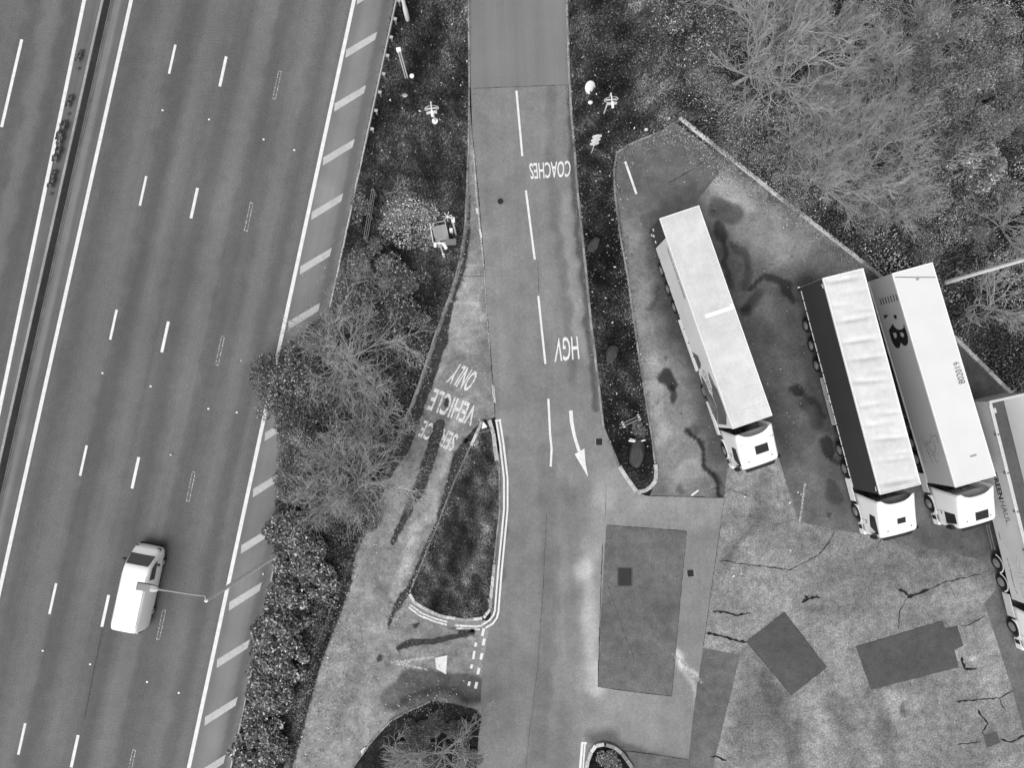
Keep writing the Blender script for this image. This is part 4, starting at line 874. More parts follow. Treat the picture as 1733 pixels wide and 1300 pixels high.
# lofted body: stations along x (rear -2.62 .. front 2.62): (x, half width, belt z, roof z, roof half width)
sta = [(-2.62, .80, .55, 1.62, .62), (-2.58, .88, .42, 1.86, .70), (-2.45, .94, .38, 1.93, .76), (-1.6, .97, .34, 1.97, .78), (0.0, .97, .34, 1.98, .78), (.8, .97, .34, 1.96, .77), (1.3, .97, .34, 1.93, .75), (1.62, .96, .34, 1.84, .72), (2.12, .94, .34, 1.28, .76), (2.36, .90, .36, 1.10, .74), (2.54, .82, .40, .95, .66), (2.62, .66, .48, .72, .55)]
V = []; prof = []
for x, w_, zb, zt_, wr in sta:
    mid = zb+(zt_-zb)*.48
    row = [(-w_*.96, zb), (-w_, zb+.2), (-w_, mid), (-(w_*.35+wr*.65), zt_-.12), (-wr, zt_-.02), (-wr*.5, zt_+.01), (0, zt_+.015)]
    row += [(-a, b_) for a, b_ in row[-2::-1]]
    V += [(x, a, b_) for a, b_ in row]; k = len(row)
Fs = [(i*k+j, i*k+j+1, (i+1)*k+j+1, (i+1)*k+j) for i in range(len(sta)-1) for j in range(k-1)]+[tuple(range(k)), tuple((len(sta)-1)*k+j for j in range(k-1, -1, -1))]
vb = MB().add(V, Fs).build('body', M['white_paint'], t, smooth=True)
sb = vb.modifiers.new('s', 'SUBSURF'); sb.levels = sb.render_levels = 2
MB().add([(1.60, -.69, 1.87), (1.60, .69, 1.87), (2.14, .76, 1.30), (2.14, -.76, 1.30)], [(0, 1, 2, 3)]).build('windscreen', M['tinted_glass'], t)
for s in (-1, 1):
    MB().add([(.75, s*.90, 1.72), (1.45, s*.89, 1.66), (1.92, s*.955, 1.30), (.75, s*.985, 1.25)], [(0, 1, 2, 3)]).build('side_window', M['tinted_glass'], t)
    MB().box(1.6, 1.75, s*1.06-.1, s*1.06+.1, 1.25, 1.45).build('mirror', M['black'], t, bevel=.03)
    for x in (-1.55, 1.6): wheel(t, x, s*.95, .34, .22, s, 'front')
    MB().box(2.40, 2.56, s*.68-.14, s*.68+.14, .74, .90).build('headlight', M['glass'], t, bevel=.03)
    MB().box(-2.66, -2.6, s*.78-.05, s*.78+.05, .8, 1.4).build('tail_light', M['red'], t)
    MB().box(-2.2, 1.0, s*.76-.012, s*.76+.012, 1.95, 1.965).build('roof_gutter', M['grey_print'], t)
MB().box(2.45, 2.68, -.7, .7, .32, .55).build('bumper', M['black'], t, bevel=.05)
MB().box(-2.68, -2.5, -.8, .8, .34, .52).build('bumper', M['black'], t, bevel=.04)
# ================================================================== POLES, SIGNS AND SMALL THINGS
def g2(px, py, z=0.0): p = G(px, py, z); return (float(p[0]), float(p[1]))
def lamp_post(label, base, height, arm, head_len, head_w, r0=.11, group='street lamps'):
    """base (x, y); arm: world points of the bracket, ending where the lantern starts"""
    t = thing('street_lamp', label, 'street lamp', (base[0], base[1], 0), 0, group); o = Vector((base[0], base[1], 0))
    A = [Vector(a)-o for a in arm]
    MB().lathe([(r0*1.9, 0), (r0*1.9, .03), (r0*1.25, .04), (r0*1.25, 1.4), (r0, 1.5), (r0*.62, height-.02), (.01, height)], n=16).build('pole', M['pole'], t, smooth=True)
    MB().tube([Vector((0, 0, height-.06))]+A, [.05]+[.045]*len(A), 10).build('bracket', M['bracket'], t, smooth=True)
    d = (A[-1]-A[-2]).normalized(); a = math.atan2(d.y, d.x)
    Mx = Matrix.Translation(A[-1])@Matrix.Rotation(a, 4, 'Z')
    w_ = head_w/2
    hb = MB(); st_ = [(0, .35, .05), (.12, .8, .08), (.3, 1.0, .09), (.38, 1.0, .09)]
    V = []; 
    for x, f, hh in st_: V += [tuple(Mx@Vector((x, y*w_*f, z))) for y, z in ((-1, -.02), (-.85, hh), (0, hh+.03), (.85, hh), (1, -.02), (0, -.05))]
    hb.add(V, [(i*6+j, i*6+(j+1) % 6, (i+1)*6+(j+1) % 6, (i+1)*6+j) for i in range(3) for j in range(6)]+[tuple(range(6)), tuple(18+j for j in range(5, -1, -1))])
    hb.build('spigot', M['lamp_pale'], t, smooth=False)
    MB().box(.36, head_len, -w_, w_, -.06, .10, Mx).build('lantern', M['lamp_grey'], t, bevel=.03)
    MB().box(.45, head_len-.06, -w_*.8, w_*.8, -.10, -.055, Mx).build('lens', M['glass'], t)
    return t
lb = g2(474, 936)
lamp_post('tall grey lamp post with a bent bracket reaching over the motorway above the white van', lb, 11.6, [G(347, 1008.5, 11.75), G(336, 1007.8, 11.85), G(269, 998, 12.0)], 1.05, .37, .14)
b_ = g2(1600, 478); lamp_post('lamp post rising from the grass beside the all white box lorry', b_, 12, [(b_[0]-.6, b_[1]-.4, 12.2), (b_[0]-2.0, b_[1]-1.3, 12.35)], 1.0, .36, .13)
b_ = g2(690, 33); lamp_post('thick lamp post base at the top edge between guard rail and slip road', b_, 12, [(b_[0]-.8, b_[1]-.1, 12.2), (b_[0]-2.4, b_[1]-.3, 12.35)], 1.0, .36, .12)

# slim box section post
b_ = g2(688, 131); t = thing('marker_post', 'slim pale box section post with a white cap in the upper grass verge', 'post', (*b_, 0), .2)
MB().box(-.10, -.04, -.08, .08, 0, 3.6).box(.04, .10, -.08, .08, 0, 3.6).build('upright', M['pole'], t); MB().box(-.04, .04, -.03, .03, 0, 3.5).build('core', M['lamp_grey'], t)
MB().box(-.14, .14, -.12, .12, 3.55, 3.75).build('cap', M['white_metal'], t, bevel=.02)
b_ = g2(698, 132); t = thing('bollard', 'short white capped stub beside the slim box section post', 'bollard', (*b_, 0)); MB().lathe([(.12, 0), (.12, .3)], n=12).build('stub', M['lamp_grey'], t); MB().lathe([(.15, .3), (.15, .38), (.05, .42)], n=12).build('cap', M['white_metal'], t)
b_ = g2(685.5, 162); o = MB().lathe([(.05, .0), (.2, .03), (.2, .07), (.1, .12)], n=9).build('stone', M['galv'], None, smooth=True); o.location = (*b_, .06); o.scale = (1, .7, 1); tag(o, 'small pale stone lying in grass below the slim box section post', 'stone')

# no-entry signs with a lamp arm
def no_entry(label, base, ring, rz, px, plate_dx):
    t = thing('road_sign', label, 'road sign', (*base, 0), rz, 'no entry signs')
    MB().tube([(0, 0, 0), (0, 0, 3.05)], .05, 10).build('pole', M['pole'], t, smooth=True)
    if ring: MB().lathe([(.13, .1), (.2, .1), (.2, .2), (.13, .2)], n=20).build('base_collar', M['white_metal'], t)
    y = -.08
    MB().lathe([(.44, 0), (.45, .01), (.44, .02), (.01, .022)], 'y', (px, y, 2.35), 36).build('disc', M['red'], t)
    V = []; n = 40
    for i in range(n): a = 2*pi*i/n; V += [(px+.45*cos(a), y-.012, 2.35+.45*sin(a)), (px+.385*cos(a), y-.012, 2.35+.385*sin(a))]
    MB().add(V, [(2*i, 2*((i+1) % n), 2*((i+1) % n)+1, 2*i+1) for i in range(n)]).build('border', M['white_metal'], t)
    MB().box(px-.34, px+.34, y-.018, y-.008, 2.25, 2.45).build('bar', M['white_metal'], t)
    MB().box(px-.38+plate_dx, px+.30+plate_dx, y-.02, y, 1.55, 1.87).build('plate', M['white_metal'], t)
    MB().tube([(0, .0, 3.02), (0, -.15, 3.1), (0, -.62, 3.1)], .03, 8).box(-.07, .07, -.95, -.55, 3.04, 3.14).build('sign_lamp', M['white_metal'], t)
no_entry('round no entry sign with a lamp arm and a white collar at its foot', g2(736.5, 206), True, .12, -.02, -.02)
no_entry('round no entry sign with a lamp arm and no collar, near the white plate', g2(1022, 192), False, .1, .10, .18)
b_ = g2(1000.7, 259); t = thing('reflector_post', 'thin post carrying three stacked white discs in the grass right of the slip road', 'post', (*b_, 0), .12)
MB().tube([(0, 0, 0), (0, 0, 3.05)], .028, 8).build('pole', M['pole'], t)
for z in (1.62, 2.2, 2.78): MB().lathe([(.30, .03), (.31, .04), (.30, .05), (.01, .052)], 'y', (0, 0, z), 28).build('disc', M['white_metal'], t)
b_ = g2(998, 150); t = thing('round_plate', 'round white plate lying tilted in the grass near the right no entry sign', 'plate', (b_[0], b_[1], .22), .5)
MB().lathe([(.40, 0), (.42, .012), (.40, .025), (.01, .026)], n=36).build('face', M['white_metal'], t, smooth=True).rotation_euler = (.62, .3, 0)
MB().box(-.04, .04, -.04, .04, -.2, .0).build('leg', M['pole'], t)
o = MB().lathe([(.05, 0), (.16, .03), (.15, .1), (.05, .15)], n=10).build('stone', M['white_metal'], None, smooth=True); o.location = (*g2(998.8, 174), .05); o.scale = (1.1, .8, 1); tag(o, 'small white stone in the grass just below the round white plate', 'stone')
o = MB().box(-.1, .1, -.08, .08, 0, .1).build('marker_block', M['white_metal'], None, bevel=.02); o.location = (*g2(1093, 220), .06); tag(o, 'small white square block in grass above the corner of the lorry park', 'block')

# measuring masts, cabinet and steps
def at(t, px, py, z): p = G(px, py, z); return Vector(p)-Vector(t.location)
b_ = g2(772, 398); t = thing('mast', 'white mast with spiky aerial and two pale boxes beside the slip road kerb', 'mast', (*b_, 0))
MB().tube([(0, 0, 0), (0, 0, 4.4)], .055, 10).build('pole', M['pole'], t)
q_ = at(t, 764.5, 391, 1.8); MB().box(q_.x-.13, q_.x+.07, q_.y-.05, q_.y+.14, 1.5, 2.05).build('box', M['white_metal'], t, bevel=.02)
q_ = at(t, 767, 372, 3.9); MB().box(q_.x-.1, q_.x+.1, q_.y-.15, q_.y+.16, 3.75, 4.0).tube([(0, 0, 3.9), (q_.x, q_.y, 3.9)], .03, 6).build('box', M['white_metal'], t, bevel=.02)
q_ = at(t, 757, 367, 4.4); sp = MB().tube([(0, 0, 4.3), q_], .02, 6)
for a in np.linspace(0, 2*pi, 8)[:-1]: sp.tube([q_, q_+Vector((.30*cos(a+.4), .30*sin(a+.4), .08))], .016, 5)
sp.build('aerial', M['white_metal'], t)
b_ = g2(752, 435); t = thing('mast', 'white camera mast with a cross arm in front of the dark steps', 'mast', (*b_, 0))
MB().tube([(0, 0, 0), (0, 0, 1.0)], .09, 10).tube([(0, 0, 1.0), (0, 0, 4.1)], .05, 10).build('pole', M['pole'], t)
q1, q2, q3 = at(t, 742, 411, 4.1), at(t, 750.5, 411.5, 4.1), at(t, 736.5, 412, 4.1)
MB().tube([q3, q1, q2], .045, 8).build('cross_arm', M['white_metal'], t)
q4 = at(t, 755.5, 421, 3.95); MB().tube([q2, q4], [.10, .10], 8).build('camera', M['white_metal'], t); MB().box(q3.x-.08, q3.x+.08, q3.y-.22, q3.y+.04, 3.95, 4.2).build('box', M['white_metal'], t, bevel=.02)
b_ = g2(748, 398); t = thing('access_steps', 'dark platform steps with pale handrails beside the white masts', 'steps', (*b_, .05), .22)
MB().box(-.42, .42, -.5, .5, .55, .62).box(-.42, .42, -.85, -.5, .25, .31).build('deck', M['cabgrey'], t); MB().box(-.4, -.35, -.48, .48, 0, .55).box(.35, .4, -.48, .48, 0, .55).build('frame', M['chassis'], t)
for x in (-.42, .42):
    MB().tube([(x, -.45, .6), (x, -.45, 1.5), (x, .45, 1.5), (x, .45, .6)], .025, 8).build('handrail', M['galv'], t)
MB().tube([(-.42, .47, 1.5), (.42, .47, 1.5)], .022, 8).build('handrail', M['galv'], t); MB().tube([(-.62, -.75, 1.4), (-.55, .5, 1.55)], .025, 8).build('handrail', M['white_metal'], t)
b_ = g2(765, 416); t = thing('equipment_cabinet', 'low dark equipment cabinet between the camera mast and the kerb', 'cabinet', (*b_, .05), .05)
MB().box(-.3, .3, -.16, .16, 0, 1.0).build('body', M['chassis'], t, bevel=.015); MB().box(-.34, .34, -.2, .2, 1.0, 1.06).build('lid', M['lamp_grey'], t, bevel=.01); MB().box(-.28, .28, -.175, -.16, .08, .95).build('door', M['chassis'], t)

# rail fence in the verge
pa, pb = G(636, 330, .0)[:2], G(622.5, 412, .0)[:2]; dv = pb-pa; Lf = np.hypot(*dv); t = thing('rail_fence', 'dark post and rail fence half swallowed by brambles near the guard rail', 'fence', (pa[0], pa[1], 0), math.atan2(dv[1], dv[0]))
for z in (.3, .85, 1.4): MB().box(0, Lf, -.018, .018, z-.03, z+.03).build('rail', M['wood_dark'], t)
for x in (.05, Lf/2, Lf-.05): MB().box(x-.05, x+.05, .03, .13, 0, 1.4).build('post', M['wood_dark'], t)

# things on the islands
def rock(name, px, py, sx, sy, sz, rz, label, m='rock', seed=0):
    bm = bmesh.new(); bmesh.ops.create_icosphere(bm, subdivisions=3, radius=1); r = random.Random(seed)
    pl = [(Vector((r.gauss(0, 1), r.gauss(0, 1), r.gauss(0, .8))).normalized(), r.uniform(.72, .95)) for _ in range(13)]
    for v in bm.verts:
        for n, d in pl:
            k = v.co.dot(n)-d
            if k > 0: v.co -= n*k
        v.co *= 1+.02*r.gauss(0, 1)
    me = bpy.data.meshes.new(name); bm.to_mesh(me); bm.free(); o = link(name, me, M[m]); p = G(px, py)
    o.location = (p[0], p[1], .06+sz*.45); o.scale = (sx, sy, sz); o.rotation_euler = (.1, .05, rz); return tag(o, label, 'boulder')
rock('boulder', 1035, 598, .40, .72, .4, -.3, 'pale faced grey boulder halfway down the long grass island', seed=2)
rock('boulder', 1077, 766, .55, 1.0, .5, -.12, 'largest dark boulder near the rounded tip of the long grass island', seed=5)
rock('boulder', 1004, 416, .36, .62, .3, -.5, 'dark mossy boulder highest up in the long grass island', seed=9)
pa, pb = G(1046, 722)[:2], G(1083, 705)[:2]; dv = pb-pa; Lf = np.hypot(*dv); t = thing('plank_bench', 'low grey plank on short white feet lying across the long grass island', 'plank', (pa[0], pa[1], .06), math.atan2(dv[1], dv[0]))
MB().box(0, Lf, -.16, -.06, .12, .2).box(.1, Lf, .04, .12, .12, .2).build('plank', M['wood'], t, bevel=.008)
for x in (.35, Lf-.1): MB().box(x-.07, x+.07, -.22, .2, 0, .12).build('foot', M['white_metal'], t, bevel=.02)
o = MB().tube([G(1064, 746, .5), G(1078, 748, .55), G(1092, 745, .5)], .05, 8).tube([G(1066, 743, .42), G(1080, 746.5, .46)], .045, 8).build('broken_pipe', M['white_metal'], None); tag(o, 'broken white pipe resting across the top of the largest boulder', 'pipe')
b_ = g2(820.5, 726); t = thing('marker_board', 'small white triangular board at the pointed tip of the triangular grass island', 'sign', (*b_, .06), .3)
MB().prism([(-.2, .1), (.2, .1), (.06, .62)], -.02, .02, 'y').build('board', M['white_metal'], t).rotation_euler = (-.9, 0, 0); MB().box(-.3, .3, -.2, -.12, 0, .1).build('footing', M['wood'], t)
o = MB().tube([G(826, 1014, .12), G(829, 1022, .1), G(833, 1031, .08)], [.05, .045, .02], 8).tube([G(830, 1012, .1), G(833, 1024, .08)], .03, 6).build('branch', M['galv'], None); tag(o, 'bare white broken branch near the lower corner of the triangular grass island', 'branch')
o = MB().tube([G(616, 1272, .1), G(612, 1275, .1)], .04, 6).tube([G(618, 1266, .1), G(611, 1273, .1)], .05, 6).build('branch', M['white_metal'], None); tag(o, 'short white stick by the kerb of the bottom tree island', 'branch')
o = MB().tube([G(652, 327, .1), G(664, 325, .12), G(675, 322, .1)], [.06, .07, .04], 8).build('log', M['wood'], None); tag(o, 'short pale log lying in the grass right of the rail fence', 'log')

# ================================================================== VEGETATION
class Segs:
    def __init__(s): s.a = []; s.b = []; s.ra = []; s.rb = []
    def add(s, a, b, ra, rb): s.a.append(a); s.b.append(b); s.ra.append(ra); s.rb.append(rb)
    def mesh(s, name, m, parent, k=3):
        A, B = np.array(s.a), np.array(s.b); ra, rb = np.array(s.ra), np.array(s.rb); d = B-A; d /= np.linalg.norm(d, axis=1)[:, None]+1e-9
        ref = np.where(np.abs(d[:, 2:3]) < .9, np.array([[0, 0, 1.]]), np.array([[1., 0, 0]])); u = np.cross(d, ref); u /= np.linalg.norm(u, axis=1)[:, None]; v = np.cross(d, u)
        V = []
        for j in range(k):
            c, sn = cos(2*pi*j/k), sin(2*pi*j/k); V += [A+(u*c+v*sn)*ra[:, None], B+(u*c+v*sn)*rb[:, None]]
        V = np.stack(V, 1).reshape(-1, 3); n = len(A); base = np.arange(n)[:, None]*2*k
        Fs = np.concatenate([base+np.array([[2*j, 2*((j+1) % k), 2*((j+1) % k)+1, 2*j+1]]) for j in range(k)], 0)
        return mesh_np(name, V, Fs, m, parent, smooth=k > 4)
def bare_tree_mesh(t, seed, Ht=7.5, Rc=4.2, nl=7, kids=(6, 6, 5), lean=(0, 0), trunk_h=.28, droop=0, twig_r=.014, r0=.17):
    r = np.random.RandomState(seed); T, C = Segs(), Segs()
    def grow(p, d, L, rad, lev):
        ns = (6, 5, 4, 3)[lev]; p = np.array(p, float); d = np.array(d, float); pts = [p.copy()]; S = T if lev == 0 else C; ds = [d.copy()]
        for i in range(ns):
            d = d+r.normal(0, (.13, .17, .2, .24)[lev], 3)+np.array([0, 0, (.03, .05, .04, .02)[lev]-droop*(lev > 1)]); d /= np.linalg.norm(d)
            q = p+d*L/ns; ra = rad*(1-.75*i/ns); rb = rad*(1-.75*(i+1)/ns); S.add(p, q, max(ra, twig_r*.7), max(rb, twig_r*.55)); p = q; pts.append(p.copy()); ds.append(d.copy())
        if lev < 3:
            n = kids[lev]
            for i in range(n):
                s = (.22+.78*(i+r.uniform(0, .8))/n)*ns; j = min(int(s), ns-1); f = s-j; q = pts[j]+(pts[j+1]-pts[j])*min(f, 1); dd = ds[j+1]
                ax = r.normal(0, 1, 3); ax -= dd*(ax@dd); ax /= np.linalg.norm(ax); ang = r.uniform(.32, .80); cd_ = dd*cos(ang)+ax*sin(ang); cd_[2] += .12
                grow(q, cd_/np.linalg.norm(cd_), L*r.uniform(.45, .75)*(1-.3*i/n), max(rad*(.62, .62, .5)[lev]*(1-.3*i/n), twig_r), lev+1)
    z0 = Ht*trunk_h; top = np.array([lean[0], lean[1], z0]); nseg = 4; prev = np.zeros(3)
    for i in range(nseg):
        q = top*(i+1)/nseg+np.array([r.normal(0, .03), r.normal(0, .03), 0]); T.add(prev, q, r0*(1.25-.35*i/nseg), r0*(1.25-.35*(i+1)/nseg)); prev = q
    for i in range(nl):
        a = 2*pi*(i+r.uniform(-.3, .3))/nl; el = r.uniform(.25, .75) if i % 3 else r.uniform(.8, 1.2)
        zz_ = top*(1-.0)*(r.uniform(.75, 1.0)); grow(zz_, (cos(a)*cos(el), sin(a)*cos(el), sin(el)), Rc*r.uniform(.8, 1.1)*(1 if i % 3 else 1.1), r0*r.uniform(.35, .55), 0)
    T.mesh('trunk', M['bark'], t, 6); C.mesh('crown', M['twig'], t, 3)
def leaf_quads(rng, P, size, flat=.6, tone=None):
    """P (N,3) leaf centres -> diamond quads"""
    n = len(P); a = rng.uniform(0, 2*pi, n); tl = rng.normal(0, flat, (n, 2)); u = np.stack([np.cos(a), np.sin(a), tl[:, 0]], 1); u /= np.linalg.norm(u, axis=1)[:, None]
    w_ = np.stack([-np.sin(a), np.cos(a), tl[:, 1]], 1); w_ /= np.linalg.norm(w_, axis=1)[:, None]; s = np.asarray(size)*rng.uniform(.6, 1.3, n)
    s = s[:, None]; V = np.stack([P-u*s*.6, P-w_*s*.3+u*s*.05, P+u*s*.6, P+w_*s*.3+u*s*.05], 1).reshape(-1, 3)
    return V, np.arange(4*n).reshape(n, 4), (np.repeat(tone, 4) if tone is not None else None)
def shrub_mesh(t, seed, r, h, n=2600, size=.10, m='leaf', lumps=14, sig=.55, bright=.06, stems=True, shell=.8, flat=.6):
    rng = np.random.RandomState(seed); P = []; tn = []
    for k in range(lumps):
        a = rng.uniform(0, 2*pi); rr_ = r*math.sqrt(rng.uniform(0, .75)); zc = h*(.55*(1-(rr_/r)**2)+.25)*rng.uniform(.7, 1.1); c = np.array([rr_*cos(a), rr_*sin(a), zc]); lr = r*rng.uniform(.22, .42)
        m_ = n//lumps; d = rng.normal(0, 1, (m_, 3)); d /= np.linalg.norm(d, axis=1)[:, None]; d[:, 2] = np.abs(d[:, 2])*.9+.1*d[:, 2]
        q = c+d*lr*(shell+(1.15-shell)*rng.uniform(0, 1, (m_, 1)))*np.array([1, 1, min(1.0, .7*h/r+.2)]); P.append(q); tn.append(np.exp(rng.normal(0, sig, m_))*math.exp(rng.normal(0, .22)))
    P = np.concatenate(P); tn = np.concatenate(tn); b = rng.uniform(0, 1, len(P)) < bright; tn[b] *= rng.uniform(2.5, 5.5, b.sum()); P[:, 2] = np.maximum(P[:, 2], .05)
    V, Fa, T_ = leaf_quads(rng, P, size, flat, tn); mesh_np('foliage', V, Fa, M[m], t, np.clip(T_, .15, 9))
    if stems:
        S = Segs()
        for k in range(18):
            a = rng.uniform(0, 2*pi); e = rng.uniform(.5, 1.2); L = min(r, h)*rng.uniform(.6, 1.0); d = np.array([cos(a)*cos(e), sin(a)*cos(e), sin(e)]); p = np.zeros(3)
            for i in range(3): q = p+(d+rng.normal(0, .2, 3))*L/3; S.add(p, q, .03*(1-.25*i), .03*(.75-.25*i)); p = q
        S.mesh('stem', M['bark'], t, 3)
def put(proto, px, py, z, rz, s, label, name=None, hz=1.0, used=set()):
    o = proto if proto.name not in used else copy_tree(proto); used.add(o.name); used.add(proto.name)
    p = G(px, py, z); o.location = (p[0], p[1], 0.03); o.rotation_euler = (0, 0, rz); o.scale = (s, s, s*hz); o['label'] = label
    return o

# --- bare trees: one of each kind, then copies turned and scaled
B1 = thing('bare_tree', '-', 'tree', group='bare winter trees'); bare_tree_mesh(B1, 11, 6.8, 4.3, 12, (8, 6, 5), (-.5, .25), .30, r0=.15, twig_r=.0095)
B2 = thing('bare_tree', '-', 'tree', group='bare winter trees'); bare_tree_mesh(B2, 23, 6.0, 4.0, 12, (8, 6, 5), (-1.2, -1.0), .32, droop=.02, r0=.15, twig_r=.0095)
B3 = thing('bare_tree', '-', 'tree', group='bare winter trees'); bare_tree_mesh(B3, 37, 7.5, 4.2, 8, (6, 5, 3), (.5, .7), .38, r0=.19, twig_r=.016)
B4 = thing('bare_tree', '-', 'tree', group='bare winter trees'); bare_tree_mesh(B4, 51, 4.6, 3.1, 10, (7, 5, 3), (0, -.3), .22, r0=.095, twig_r=.012)
put(B1, 606, 612, 1.0, 0, .90, 'wide bare tree with radiating limbs in the strip beside the SERVICE VEHICLE ONLY lettering')
put(B2, 640, 785, .3, 0, .95, 'leaning bare tree spreading toward the motorway, below the widest tree of the strip')
put(B4, 752, 1262, .5, 0, 1.1, 'bare tree on the kerbed island at the bottom edge')
put(B4, 628, 690, .5, 1.3, 1.05, 'small bare tree squeezed between the two big trees of the strip')
put(B4, 633, 470, .5, 2.4, .45, 'thin bare sapling among pale leaved shrubs below the rail fence')
for pr, px, py, z, rz, s, lab in (
    (B3, 1316, 60, 4, 0, .85, 'bare tree at the wood edge with long limbs reaching toward the slip road'), (B3, 1358, 122, 4, 2.1, .75, 'bare tree with a pale forked crown, nearest the wood edge above the lorry park corner'),
    (B1, 1440, 45, 4, 1.0, .72, 'bare tree with crooked pale branches near the top of the wood'), (B3, 1535, 50, 5, 3.9, .62, 'bare tree with a dense tuft of pale twigs near the top of the wood'),
    (B2, 1535, 140, 4, 2.6, .75, 'bare tree with straight branches fanning to the upper right in the middle of the wood'), (B1, 1472, 200, 3.5, 4.2, .72, 'low spreading bare tree in the middle of the wood'),
    (B4, 1400, 215, 2.5, .4, 1.0, 'small twiggy bare tree on the slope above the pale kerb'), (B4, 1555, 262, 2.5, 3.3, 1.05, 'small bare tree left of the pale leafy tree'), (B2, 1610, 15, 4, .3, .72, 'bare tree at the top edge left of the soft leafy trees'),
    (B4, 1690, 515, 1.5, 5.2, .95, 'spindly bare shrub tree in the rough grass right of the all white lorry'), (B4, 1712, 375, 2, 1.9, .8, 'thin bare tree at the right edge above the lamp pole'),
    (B3, 1262, 110, 3, 5.1, .7, 'bare tree with thin limbs at the very edge of the wood, nearest the white plate'), (B2, 1392, 150, 3, 1.1, .7, 'bare tree squeezed between the forked tree and the low spreading tree'), (B1, 1350, 10, 4, 3.0, .65, 'bare tree cut by the top edge of the picture in the middle of the wood'), (B3, 1590, 205, 4, 2.7, .62, 'bare tree in front of the soft leafy trees'), (B2, 1425, 300, 2.5, 5.6, .7, 'bare tree lowest on the slope, close above the pale kerb'), (B1, 1540, 330, 3, 2.2, .6, 'bare tree low in the wood, right of the lowest one on the slope'),
    (B4, 1255, 5, 2, 2.2, 1.0, 'small bare tree at the top edge of the wood, nearest the slip road'), (B4, 1470, 290, 2, 4.9, 1.05, 'pale twiggy bush tree overhanging the slope in the lower wood')):
    put(pr, px, py, z, rz, s, lab)

# --- leafy trees at the right of the wood
def leafy_tree(label, px, py, h, r, seed, m, size, n, sig=.35, bright=.0):
    p = G(px, py, h*.8); t = thing('leafy_tree', label, 'tree', (p[0], p[1], 0), 0, 'leafy trees in the wood')
    S = Segs(); rng = np.random.RandomState(seed); S.add(np.zeros(3), np.array([0, 0, h*.55]), .16, .1)
    for k in range(9): a = rng.uniform(0, 6.28); S.add(np.array([0, 0, h*rng.uniform(.3, .55)]), np.array([cos(a)*r*.6, sin(a)*r*.6, h*rng.uniform(.4, .6)]), .04, .015)
    S.mesh('trunk', M['bark'], t, 6)
    P = []; T_ = []
    for k in range(26):
        a = rng.uniform(0, 6.28); q = r*math.sqrt(rng.uniform(0, 1)); zc = h*(.95-.45*(q/r)**1.5)*rng.uniform(.85, 1.02); lr = r*rng.uniform(.16, .34); n_ = n//26; d = rng.normal(0, 1, (n_, 3)); d /= np.linalg.norm(d, axis=1)[:, None]
        P.append(np.array([q*cos(a), q*sin(a), zc])+d*lr*rng.uniform(.5, 1.1, (n_, 1))); T_.append(np.exp(rng.normal(0, sig, n_))*math.exp(rng.normal(0, .25)))
    P = np.concatenate(P); T_ = np.concatenate(T_); b = rng.uniform(0, 1, len(P)) < bright; T_[b] *= 3
    V, Fa, tn = leaf_quads(rng, P, size, .7, T_); mesh_np('crown', V, Fa, M[m], t, np.clip(tn, .15, 8))
leafy_tree('soft grey leafy tree in the top right corner of the wood', 1675, 55, 7.5, 3.0, 1, 'leaf_pale', .10, 15000)
leafy_tree('large soft leafy tree at the right edge of the wood, above the pale crowned tree', 1700, 150, 8, 2.7, 2, 'leaf_pale', .10, 15000)
leafy_tree('soft leafy tree standing left of the largest soft leafy tree', 1625, 135, 7, 2.1, 3, 'leaf_pale', .10, 10000)
leafy_tree('pale crowned leafy tree, the brightest at the right edge of the wood', 1678, 266, 5.5, 1.5, 4, 'leaf_pale', .12, 9000, .5, .25)
leafy_tree('dark evergreen tree at the right edge just above the pale crowned tree', 1712, 205, 4.5, 1.8, 5, 'leaf', .10, 4000, .6)
leafy_tree('slim leafy tree in shade left of the pale crowned tree', 1640, 215, 6, 1.4, 6, 'leaf', .09, 6500)

# --- shrubs
def shrub(name, seed, label, cat='shrub', group=None, **k):
    t = thing(name, label, cat, group=group); shrub_mesh(t, seed, **k); return t
S1 = shrub('evergreen_shrub', 1, '-', group='evergreen shrubs under the trees', r=1.9, h=3.2, n=6500, size=.11, lumps=20, sig=.65, bright=.10)
S2 = shrub('evergreen_shrub', 2, '-', group='evergreen shrubs under the trees', r=1.8, h=1.3, n=5000, size=.10, lumps=18, sig=.65, bright=.05)
S3 = shrub('laurel_shrub', 3, '-', group='laurel shrubs along the service lane', r=1.3, h=1.6, n=2400, size=.19, lumps=22, sig=.7, bright=.28, flat=.45)
S4 = shrub('laurel_shrub', 4, '-', group='laurel shrubs along the service lane', r=1.1, h=1.2, n=1700, size=.18, lumps=18, sig=.7, bright=.28, flat=.45)
S5 = shrub('bramble_bush', 5, '-', 'bush', 'bramble bushes in the verge', r=1.4, h=.9, n=2400, size=.12, lumps=14, sig=.65, bright=.26)
S6 = shrub('thicket_bush', 6, '-', 'bush', 'thicket bushes at the wood edge', r=1.8, h=1.4, n=5200, size=.075, m='thicket_leaf', lumps=24, sig=.7, bright=.16)
S8 = shrub('dry_bush', 8, '-', 'bush', r=1.9, h=.8, n=5200, size=.10, m='dry_leaf', lumps=26, sig=.45, bright=.08)
S7 = shrub('thicket_bush', 7, '-', 'bush', 'thicket bushes at the wood edge', r=1.5, h=1.2, n=4200, size=.08, m='leaf_pale', lumps=18, sig=.45, bright=.03)
